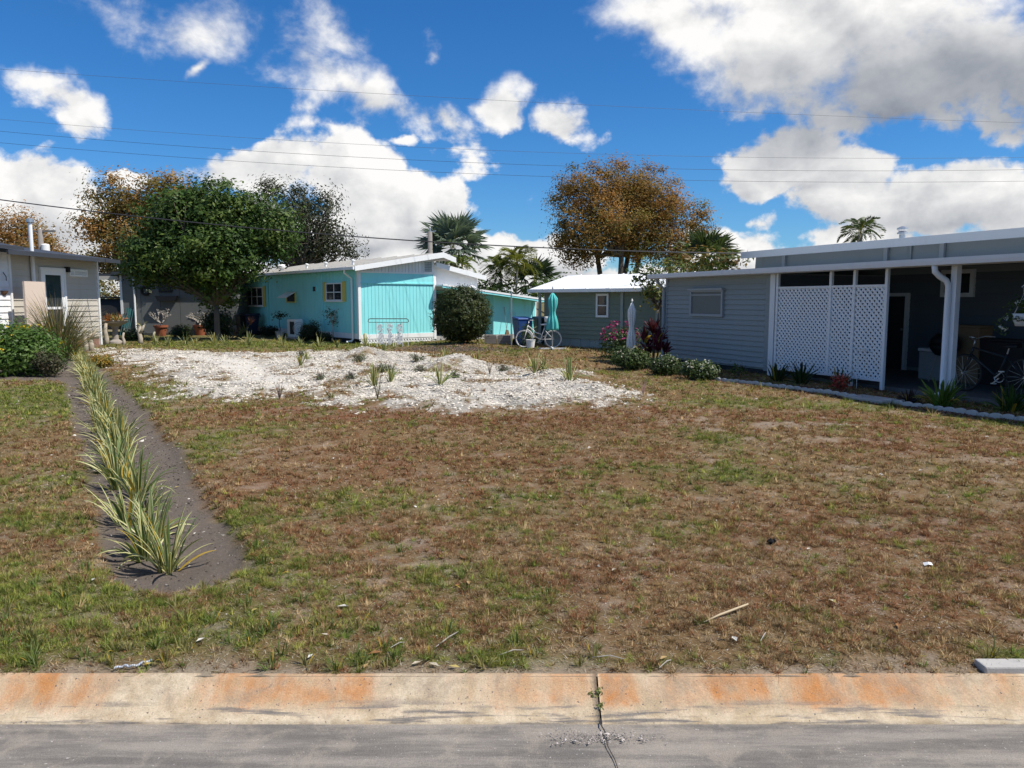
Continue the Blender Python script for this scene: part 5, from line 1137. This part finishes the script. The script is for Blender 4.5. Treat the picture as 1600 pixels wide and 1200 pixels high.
# white scrollwork trellis stand
p0, p1 = G(576, 543), G(639, 543); wv = (p1 - p0); Lw = wv.length; tl = thing('scroll_stand', 'white wrought scrollwork garden stand before the turquoise gable', 'stand', p0, math.atan2(wv.y, wv.x)); zt = at(608, 498, p0.y).z
m_iron = paint('iron_rail', (.10, .11, .11), .5)
MB().tube([(0, 0, zt - .12), (.02, 0, zt - .02), (.08, 0, zt), (Lw - .08, 0, zt), (Lw - .02, 0, zt - .02), (Lw, 0, zt - .12)], .016, 6).build('top_rail', m_iron, tl)
MB().tube([(.02, 0, zt - .13), (Lw - .02, 0, zt - .13)], .012, 6).build('rail', m_iron, tl)
for xx in (.03, Lw - .03): MB().tube([(xx, 0, 0), (xx, 0, zt - .1)], .010, 6).build('leg', m_white, tl)
for c_ in (.30, .53, .76):
    col = MB(); xc = Lw * c_; ww = .13
    for xx in (xc - ww, xc + ww): col.tube([(xx, 0, 0), (xx, 0, zt - .13)], .012, 5)
    nz = 6
    for q in range(nz):
        zc = .1 + (zt - .3) * (q + .5) / nz; hh = (zt - .3) / nz * .5
        for s in (-1, 1):
            pts = [(xc + s * (.012 + .075 * (k_ / 18)) * math.cos(k_ * .55 + q), 0, zc + (.02 + hh * .75 * (k_ / 18)) * math.sin(k_ * .55 + q)) for k_ in range(18)]; col.tube(pts, .013, 5)
        for k_ in range(5): lx_ = xc + random.uniform(-.1, .1); lz = zc + random.uniform(-hh, hh); col.add([(lx_, -.012, lz), (lx_ + .03, -.012, lz + .03), (lx_ + .01, -.012, lz + .065), (lx_ - .02, -.012, lz + .03)], [(0, 1, 2, 3)])
    col.build('scroll_panel', m_white, tl)
p = onG(571, 561); tag(MB().tube([(0, 0, -.1), (.0, 0, .47)], .045, 14).build('marker_pipe', paint('cream_pvc', (.66, .60, .30), .45), None, p), 'pale yellow plastic pipe stub standing in the shell gravel', 'pipe')
# timber planters by the porch, pipe mast, bucket, tools
m_timber = paint('weathered_timber', (.22, .20, .18), .85, .2, 7, .3, .4, 40)
for (a, b_, lab) in ((757, 776, 'weathered timber planter box next to the round bush'), (777, 798, 'weathered timber planter box at the foot of the galvanised mast')):
    p0, p1 = G(a, 540), G(b_, 540); wv = p1 - p0; t = thing('planter_box', lab, 'planter', (p0.x, p0.y, gz1(p0.x, p0.y)), math.atan2(wv.y, wv.x)); Lw = wv.length - .01
    for j in range(3): MB().box(0, Lw, 0, .04, .01 + j * .105, .01 + j * .105 + .098).build('plank', m_timber, t); MB().box(0, Lw, .56, .60, .01 + j * .105, .01 + j * .105 + .098).build('plank', m_timber, t)
    for xx in (0, Lw - .04): MB().box(xx, xx + .04, .041, .559, .01, .32).build('end_board', m_timber, t)
    MB().box(.04, Lw - .04, .041, .559, .0, .26).build('soil', paint('planter_soil', (.07, .055, .045), .95, .3, 20), t)
p = onG(799, 541); tag(MB().tube([(0, 0, 0), (0, 0, at(799, 456, p.y).z)], .028, 8).build('mast', m_steel, None, p), 'thin galvanised mast standing beside the timber planters', 'mast')
p = onG(829, 543.5); bk = thing('bucket', 'pale bucket holding a leafy plant before the bicycle wheel', 'bucket', p); MB().lathe([(.13, 0), (.17, .28), (.18, .28), (.18, .30), (.16, .30), (.125, .04)], 18).build('pail', m_white, bk, smooth=False)
MB().tube([(-.17, 0, .29), (-.1, -.08, .2), (.1, -.08, .2), (.17, 0, .29)], .006, 5).build('handle', m_steel, bk)
bush('potted_plant', 'spiky green plant rising between the bins and bicycle', 822, 542, 9, 40, [(.06, .10, .03), (.09, .13, .04)], m_leaf, .16, .03, 18, 10, .10, 3, cat='plant')
xa_ = BF.px(785, 500, .05)[0]; tl = thing('garden_tools', 'broom and folded chair leaning on the sunny turquoise porch wall', 'tools', BF.wld(xa_, -.05, .17), BF.rz)
MB().tube([(0, -.25, 0), (.12, .12, 1.25)], .014, 6).build('broom_handle', m_timber, tl); MB().prism([(-.12, 0), (.12, 0), (.05, .22), (-.05, .22)], -.28, -.22, 'y').build('broom_head', m_card, tl)
ch = MB().tube([(.35, -.2, 0), (.45, .1, 1.0), (.75, .1, 1.0), (.65, -.2, 0)], .014, 6).tube([(.38, -.1, .35), (.68, -.1, .35)], .012, 6); ch.build('chair_frame', m_steel, tl)

# ------------------------------------------------------------------ left garden
PAL_Y = [(.075, .14, .022), (.11, .18, .035), (.05, .10, .018)]
bush('yellow_flower_bush', 'leafy green bush with yellow flowers beside the flax row', 34, 582, 62, 82, PAL_Y, m_leaf, .11, .04, 17, 20, .16, 8, (26, (.72, .50, .03), .06))
bush('low_shrub', 'small brownish green shrub at the edge of the yellow-flowered bush', 75, 585, 22, 40, [(.06, .07, .03), (.09, .07, .04)], m_leaf, .07, .03, 26, 12, .08, 5)
bush('golden_shrub', 'low golden-orange shrub beside the flax row near the gravel', 160, 573, 16, 20, [(.42, .24, .03), (.32, .22, .04), (.12, .14, .03)], m_leaf, .05, .03, 40, 14, .06, 5)
g = G(93, 560); tg = thing('tall_grass', 'tall feathery fountain grass clump before the beige house door', 'grass clump', g); parts = flax_leaves(520, 1.9, 900, .018, .40, ((.16, .165, .075), (.11, .12, .05)))
link('blades', join(parts, 'blades', m_leaf), tg); link('dry_stalks', join(flax_leaves(160, 2.1, 901, .014, .35, ((.34, .26, .17), (.26, .19, .12))), 'dry_stalks', m_leafdry), tg)
bush('rose_shrub', 'sparse leafy shrub growing from the dark tub by the beige house', 22, 560, 22, 62, [(.05, .07, .03), (.08, .09, .04), (.035, .05, .02)], m_leaf, .08, .04, 9, 10, .12, 5)
g = G(22, 545); tubb = thing('dark_tub', 'dark round planter tub before the beige house corner', 'planter', g); MB().lathe([(.24, 0), (.32, .45), (.35, .45), (.35, .5), (.3, .5), (.26, .1)], 20).build('tub', m_black, tubb)
m_terra = paint('terracotta', (.30, .095, .045), .75, .12, 5, .15)
def desert_rose(px, py, lab, seed, side):
    g = onG(px, py); t = thing('terracotta_pot', lab, 'pot', g); MB().lathe([(.20, 0), (.29, .42), (.33, .42), (.335, .52), (.29, .52), (.27, .44), (.20, .1)], 24).build('pot', m_terra, t, smooth=False)
    MB().lathe([(.26, .43), (.27, .45), (.02, .46)], 20).build('soil', paint('pot_soil', (.06, .05, .04), .95), t)
    rr = random.Random(seed); m = MB()
    def br(p, d, L, r, dep):
        e = p + d * L; m.tube([p, p + d * L * .5 + Vector((rr.uniform(-1, 1), rr.uniform(-1, 1), 0)) * L * .12, e], [r, r * .85, r * .7], 6)
        if dep:
            for _ in range(rr.choice((2, 3))):
                q = (d + Vector((rr.uniform(-1, 1) + side * .15, rr.uniform(-1, 1), rr.uniform(-.2, .7))) * .75).normalized(); br(e, q, L * rr.uniform(.6, .9), r * .62, dep - 1)
    br(Vector((0, 0, .42)), Vector((.1 * side, 0, 1)), .18, .075, 0)
    for k_ in range(5): br(Vector((.02 * side, 0, .56)), Vector((math.cos(k_ * 1.3) * .8, math.sin(k_ * 1.3) * .8, .75)).normalized(), .27, .036, 3)
    m.build('branches', paint('pale_stem', (.40, .36, .31), .85, .15, 9), t, smooth=True)
desert_rose(252, 525, 'terracotta pot with a bare spreading desert rose reaching sideways', 4, 1)
desert_rose(313, 524, 'terracotta pot with a bare upright desert rose near the tree trunk', 9, -.5)
g = onG(181, 537); bb = thing('bird_bath', 'pedestal bird bath filled with orange bromeliads', 'bird bath', g)
MB().lathe([(.26, 0), (.24, .08), (.12, .16), (.10, .55), (.16, .68), (.42, .80), (.50, .90), (.46, .90), (.36, .83)], 24).build('basin', paint('old_concrete', (.32, .28, .24), .9, .2, 6, .3), bb, smooth=False)
parts = []
for k_ in range(7):
    for v, f, c in flax_leaves(12, .42, 500 + k_, .05, .02, (((.50, .20, .09), (.42, .17, .06)) if k_ % 3 else ((.20, .22, .06), (.3, .18, .07)))): parts.append(([q + np.array([.27 * math.cos(k_ * .9), .27 * math.sin(k_ * .9), .86]) for q in v], f, c))
link('bromeliads', join(parts, 'bromeliads', m_leaf), bb)
m_drift = paint('driftwood', (.42, .36, .28), .9, .2, 6, .2, .6, 25)
for j, (px_, py_, h_, lab) in enumerate([(133, 539, .95, 'tall pale driftwood post left of the bird bath'), (142, 538, .78, 'forked driftwood stump beside the tall driftwood post'), (166, 529, .98, 'upright driftwood post just before the bird bath'), (193, 529, .55, 'short driftwood stump at the bird bath foot'), (219, 528, .85, 'driftwood stump with a forked top and green shoots between bird bath and pot'), (241, 526, .5, 'thin driftwood stake beside the terracotta pot')]):
    h_ *= .85; g = onG(px_, py_ + 10); r0 = .09 if j not in (3, 5) else .06; m = MB().tube([(0, 0, -.05), (.03, 0, h_ * .3), (-.03, .02, h_ * .65), (.04, 0, h_)], [r0 * 1.3, r0, r0 * .9, r0 * .55], 8)
    if j in (1, 4): m.tube([(-.02, 0, h_ * .55), (.12, 0, h_ * .8), (.2, .02, h_ * 1.1)], [r0 * .7, r0 * .6, r0 * .35], 7)
    t = thing('driftwood_post', lab, 'driftwood', g, 0, 'driftwood stumps in the garden'); m.build('wood', m_drift, t, smooth=True)
    if j == 4: link('shoots', join([([q + np.array([.1, 0, h_]) for q in v], f, c) for v, f, c in flax_leaves(9, .28, 77, .03)], 'shoots', m_leaf), t)
heads_plant('bromeliad_clump', 'mixed reddish and green bromeliads under the dense tree', 358, 529, [(-.5, 0, .15), (-.1, .1, .3), (.3, 0, .2), (.7, .1, .35), (1.0, 0, .7), (.6, -.2, .1), (-.8, .1, .2)], [((.26, .10, .08), (.16, .08, .05)), ((.16, .18, .07), (.08, .11, .04))], .5, .05, nl=16)
for (px_, py_, lab) in ((340, 529, 'leafy dark shrub around the dense tree trunk'), (283, 526, 'low shade plants against the grey shed wall'), (207, 533, 'small green shrub behind the driftwood stump')): bush('shade_shrub', lab, px_, py_, 26 if px_ == 340 else 12, 44 if px_ == 340 else 18, PAL_DUSK + PAL_GREEN[:2], m_leaf, .13, .05, 16, 14, .14, 5)
# golf cart in the carport
w = SF.wld(SF.px(168, 500)[0], .6); gc_ = thing('golf_cart', 'black golf cart parked in the open carport', 'golf cart', w, SF.rz + R(12))
MB().add([(-.6, -1.0, .3), (.6, -1.0, .3), (.6, 1.1, .3), (-.6, 1.1, .3), (-.55, -1.0, .62), (.55, -1.0, .62), (.6, 1.1, .75), (-.6, 1.1, .75), (-.5, -.7, .95), (.5, -.7, .95)], [(3, 2, 1, 0), (0, 1, 5, 4), (1, 2, 6, 5), (2, 3, 7, 6), (3, 0, 4, 7), (4, 5, 9, 8), (8, 9, 6, 7), (5, 6, 9), (4, 8, 7)]).build('body', m_black, gc_, bevel=.04)
MB().box(-.62, .62, -.75, 1.1, 1.82, 1.90).build('canopy', m_black, gc_, bevel=.03); MB().add([(-.5, -.72, .96), (.5, -.72, .96), (.52, -.55, 1.80), (-.52, -.55, 1.80)], [(0, 1, 2, 3)]).build('windshield', paint('smoked_screen', (.012, .013, .014), .5, .2), gc_)
for sx in (-.55, .55):
    for (y0_, y1_) in ((-.72, -.55), (.95, 1.0)): MB().tube([(sx, y0_, .8), (sx, y1_, 1.83)], .02, 6).build('roof_post', m_black, gc_)
    for yy in (-.72, .75): MB().torus((0, 0, 0), .17, .07, 'y', 20, 8).lathe([(.11, -.02), (.11, .02)], 12).build('wheel', m_tyre, gc_, (sx, yy, .24), R(90))
    MB().lathe([(.09, 0), (.08, .03), (.01, .04)], 12).build('headlight', m_steel, gc_, (sx * .7, -1.02, .55)).rotation_euler = (R(90), 0, 0)
MB().box(-.5, .5, .2, .65, .751, .95).box(-.5, .5, .65, .78, .751, 1.35).build('seat', paint('cart_seat', (.12, .10, .08), .6), gc_, bevel=.04)
# things hung on the shed
a, zc = SF.px(243, 467); bs = thing('wall_basket', 'long dark wire planter basket fixed to the grey shed wall', 'basket', SF.wld(a + .6, -.03, zc - .1), SF.rz)
MB().prism([(-.42, 0), (.42, 0), (.52, .25), (-.52, .25)], -.26, -.02, 'y').build('trough', m_black, bs)
a, zc = SF.px(228, 454); rw = thing('wall_planter', 'round dark wall planter with pale trailing leaves on the shed', 'planter', SF.wld(a, -.02, zc), SF.rz); MB().torus((0, -.05, 0), .20, .06, 'y', 22, 7).lathe([(.02, -.02), (.17, 0)], 14).build('ring', m_black, rw)
me, P = crown_mesh('foliage', [(.2, -.1, -.05, .18, .1, .14)], 30, .05, 10, .07, .03, [(.35, .36, .30), (.2, .24, .14)], m_leaf, .2); link('foliage', me, rw)
a, zc = SF.px(259, 448); fr_ = thing('wall_mirror', 'dark framed panel hanging on the grey shed wall', 'mirror', SF.wld(a, -.03, zc), SF.rz); MB().box(-.32, .32, -.05, -.0, -.27, .27).build('frame', m_black, fr_); MB().box(-.26, .26, -.058, -.051, -.21, .21).build('pane', glass, fr_)
a = SF.px(203, 490)[0]; hs_ = thing('folded_chairs', 'folded teal garden chairs leaning at the shed corner', 'chair', SF.wld(a, -.3), SF.rz)
for k_ in range(3): MB().tube([(.1 * k_ - .3, -.25, 0), (.1 * k_ - .1, .2, 1.35), (.1 * k_ + .02, .2, 1.3), (.1 * k_ - .1, -.25, 0)], .02, 6).build('frame', paint('teal_metal', (.03, .11, .11), .5), hs_)
# board and plant hook at the beige house
a, z1 = LF.px(43, 440, -.5); a1, z0 = LF.px(30, 481, -.5); bd = MB().box(0, .95, -.03, .03, 0, z1 - z0 + .55)
tag(bd.build('pale_board', paint('pinkish_board', (.62, .50, .40), .7, .05, 3), None, LF.wld(a1 - .1, -.75, z0 - .55), LF.rz), 'pale pinkish board propped before the beige house door', 'board')
tag(MB().box(-.35, .35, -.3, .3, 0, z0 - .55 + .0).build('board_stand', m_timber, None, LF.wld(a1 + .38, -.75, 0), LF.rz, bevel=.01), 'low timber stand under the pale pinkish board', 'stand')
g = G(6, 558); sh = thing('plant_hook', 'dark wrought iron plant hook holding a small basket by the white bay', 'hook', g)
MB().tube([(0, 0, 0), (0, 0, 2.3), (.04, 0, 2.5), (.16, 0, 2.55), (.24, 0, 2.42), (.24, 0, 2.3)], .014, 6).build('hook', m_iron, sh); MB().lathe([(.03, -.12), (.14, -.02), (.17, .05), (.15, .05)], 16, (.1, -.02, 1.95)).build('basket', paint('coir', (.16, .09, .05), .95), sh)

# ------------------------------------------------------------------ poles and wires
def pole(label, px, Y, toppy, r):
    b = at(px, 470, Y); t = thing('utility_pole', label, 'pole', (b.x, b.y, 0)); h = at(px, toppy, Y).z; MB().tube([(0, 0, -.1), (0, 0, h)], [r * 1.2, r * .8], 10).build('shaft', m_timber, t, smooth=True); return t, h
t, h = pole('utility pole with a white transformer can behind the beige house', 70, 46, 358, .17); MB().lathe([(.21, -.45), (.23, -.42), (.23, .42), (.20, .46), (.05, .5)], 18, (.30, -.1, h - 1.35)).build('transformer', m_white, t, smooth=False)
MB().bar((-.6, 0, h - .12), (.9, 0, h - .12), .09, .11).build('crossarm', m_timber, t)
for q in (-.5, .0, .8): MB().lathe([(.03, 0), (.05, .05), (.02, .14)], 8, (q, 0, h - .06)).build('insulator', m_canvas_w, t)
t, h = pole('utility pole topped with a fitting behind the turquoise house roof', 673, 44, 362, .16); MB().bar((-.2, 0, h - .05), (.35, 0, h + .05), .05).lathe([(.06, 0), (.05, .2), (.01, .3)], 8, (0, 0, h)).build('fitting', m_steel, t)
m_wire = paint('wire', (.035, .035, .04), .5); m_wire2 = paint('bare_wire', (.10, .105, .115), .6)
def wire(label, pts, Y, r, mat):
    P = []; xs_ = [p[0] for p in pts]; ys_ = [p[1] for p in pts]; c = np.polyfit(xs_, ys_, 2)
    for px_ in np.linspace(-500, 2100, 60): P.append(at(px_, np.polyval(c, px_), Y))
    tag(MB().tube(P, r, 5).build('overhead_wire', mat, None), label, 'wire', 'overhead wires')
wire('highest thin overhead wire crossing the blue sky', [(0, 108), (840, 160), (1600, 192)], 30, .005, m_wire2)
wire('second highest overhead wire, just under the topmost', [(130, 197), (850, 238), (1600, 246)], 30.5, .005, m_wire2)
wire('third overhead wire down, between two thin cables', [(0, 205), (840, 258), (1600, 265)], 31, .006, m_wire)
wire('fourth overhead wire down, above the thick service cable', [(0, 223), (830, 275), (1600, 283)], 31.5, .006, m_wire)
wire('thick black service cable sagging low before the treetops', [(0, 312), (560, 370), (1200, 396)], 27, .020, m_wire)

# ------------------------------------------------------------------ litter in the foreground
g0, g1 = onG(1100, 983), onG(1168, 962); m = MB(); d_ = g1 - g0; m.tube([g0 + Vector((0, 0, .012)), g0 + d_ * .35 + Vector((0, .006, .022)), g0 + d_ * .7 + Vector((0, .0, .03)), g1 + Vector((0, 0, .035))], [.003, .006, .0065, .005], 7)
tag(m.build('stick', paint('bleached_wood', (.46, .37, .24), .8, .1, 20), None, smooth=True), 'bleached curved stick lying on the dry turf', 'stick')
g = onG(1450, 883); pm = MB(); pv = [(-.05, -.02, .012), (-.01, -.035, .03), (.045, -.02, .015), (.05, .02, .03), (.0, .035, .018), (-.045, .025, .03), (0, 0, .045)]
pm.add(pv, [(i, (i + 1) % 6, 6) for i in range(6)]); pm.v = [(a * .6, b_ * .6, c_ * .7) for a, b_, c_ in pm.v]; tag(pm.build('paper_scrap', m_canvas_w, None, g), 'crumpled white paper scrap on the brown turf', 'litter')
g = onG(1204, 846); V, F_, c_ = pebbles(np.array([0., .03]), np.array([0., .01]), np.array([.02, .018]), np.array([.035, .022]), .8, np.full((2, 3), .015)); tag(link('dark_clod', np_mesh('dark_clod', V, F_, c_, m_chip), None, g), 'small dark clod on the turf near the green patch', 'clod')
g0, g1 = onG(178, 1051), onG(236, 1040); rp = MB(); pts = [g0.lerp(g1, k_ / 24) + Vector((0, .012 * math.sin(k_ * .35), .018 + .004 * math.sin(k_ * 1.1))) for k_ in range(25)]
m_rope, T, b = new_mat('blue_white_rope', .8); ps_ = T.n('ShaderNodeNewGeometry').outputs['Position']; wv_ = T.n('ShaderNodeTexWave'); T.put(wv_.inputs['Vector'], ps_); wv_.inputs['Scale'].default_value = 40; T.put(b.inputs['Base Color'], T.mix(T.ss(wv_.outputs['Fac'], .45, .55), (.20, .24, .32, 1), (.48, .48, .46, 1)))
rp.tube(pts, .0055, 6); tag(rp.build('rope_end', m_rope, None, smooth=True), 'short blue and white rope lying behind the kerb', 'rope')
sl0, sl1 = G(1537, 1052), G(1640, 1056); sb = MB().box(0, .6, 0, .09, -.04, .035); tag(sb.build('concrete_block', m_conc, None, (sl0.x, sl0.y - .01, 0), 0, bevel=.008), 'pale concrete block at the driveway edge behind the kerb', 'block')
twm = paint('twig_grey', (.36, .33, .29), .85, .2, 12)
for j, (a, b_, lab) in enumerate([((680, 1015), (716, 992), 'reddish curved twig in the turf near the street'), ((780, 1028), (818, 1022), 'pale grey twig lying behind the kerb'), ((925, 1032), (975, 1036), 'white bleached twig behind the kerb joint'), ((610, 1016), (632, 1008), 'short whitish twig in the green weeds'), ((1188, 1010), (1196, 1000), 'tiny twig near the bleached stick'), ((1030, 1048), (1048, 1038), 'bleached twig at the kerb back edge')]):
    p0, p1 = onG(*a, .012), onG(*b_, .016); md_ = p0.lerp(p1, .5) + Vector((.01, .012, .008)); tag(MB().tube([p0, md_, p1], [.002, .003, .002], 5).build('twig', twm, None), lab, 'twig')
# fallen leaves
lfm = leafmat('fallen_leaf', .2, .7); fl = []
for j in range(46):
    px_, py_ = random.uniform(30, 1580), 1048 - 340 * random.random() ** 1.4
    g = onG(px_, py_, .014); k = random.uniform(.014, .026); c = random.choice([(.40, .27, .12), (.30, .15, .06), (.52, .45, .34), (.45, .36, .12), (.6, .58, .52)])
    V = np.array([(-1.4, 0, 0), (-.2, -.6, .25), (1.3, 0, .1), (-.1, .6, .3), (0, 0, .05)]) * k; o = link('fallen_leaf', np_mesh('fallen_leaf', V, [(0, 1, 4), (1, 2, 4), (2, 3, 4), (3, 0, 4)], np.tile(c, (5, 1)), lfm), None, g, random.uniform(0, 6.28))
    tag(o, 'small dry fallen leaf lying on the turf', 'leaf', 'fallen leaves on the turf')
# weed in the kerb joint, sprouts, stalks
def sprout(name, label, loc, n, h, w, cols, seed, cat='weed', group=None):
    o = link(name, join(flax_leaves(n, h, seed, w, .03, cols), name, m_leaf), None, loc, seed); return tag(o, label, cat, group)
GW = ((.12, .17, .035), (.09, .13, .03))
pj = Vector((joint, KF + .12, ZR + .05)); t = thing('kerb_weed', 'small green weed sprouting from the kerb joint', 'weed', pj)
me, P = crown_mesh('foliage', [(0, .02, .014, .022, .045, .010), (-.03, .0, .004, .035, .02, .008), (.0, -.05, -.022, .018, .03, .008)], 2000, .009, 5, .015, .009, [(.15, .17, .05), (.20, .22, .07), (.11, .13, .04)], m_leaf, .2); link('foliage', me, t)
for j in range(120):
    for _ in range(30):
        px_, py_ = random.uniform(5, 1590), 1048 - 400 * random.random() ** 1.3; g = onG(px_, py_)
        q = zones(np.array([g.x]), np.array([g.y]))
        if q[2][0] < .1 and q[3][0] > .35: break
    k = random.uniform(.05, .10); sprout('grass_tuft', 'broad-bladed green grass tuft in the patchy turf', g, random.randint(7, 15), k, .007, random.choice([GW, ((.16, .20, .05), (.12, .16, .04)), ((.28, .24, .09), (.2, .19, .06))]), j, 'grass tuft', 'grass tufts in the turf')
for (px_, py_, lab, col, hh) in ((1005, 618, 'pinkish bare seedling stalks at the gravel edge', (.36, .22, .18), .42), (437, 622, 'dark bare seedling stalk standing in front of the gravel', (.09, .06, .05), .40), (765, 585, 'dry brown seedling on the gravel bank', (.14, .10, .05), .38), (590, 628, 'dark leafy seedling at the gravel front edge', (.07, .07, .03), .45)):
    g = onG(px_, py_); m = MB()
    for k_ in range(7): a = k_ * 2.4; e = Vector((math.cos(a) * .09, math.sin(a) * .09, hh * random.uniform(.6, 1))); m.tube([(0, 0, 0), e * .5 + Vector((0, 0, .03)), e], [.006, .004, .002], 5)
    tag(m.build('seedling', paint('stalk', col, .9), None, g), lab, 'seedling')
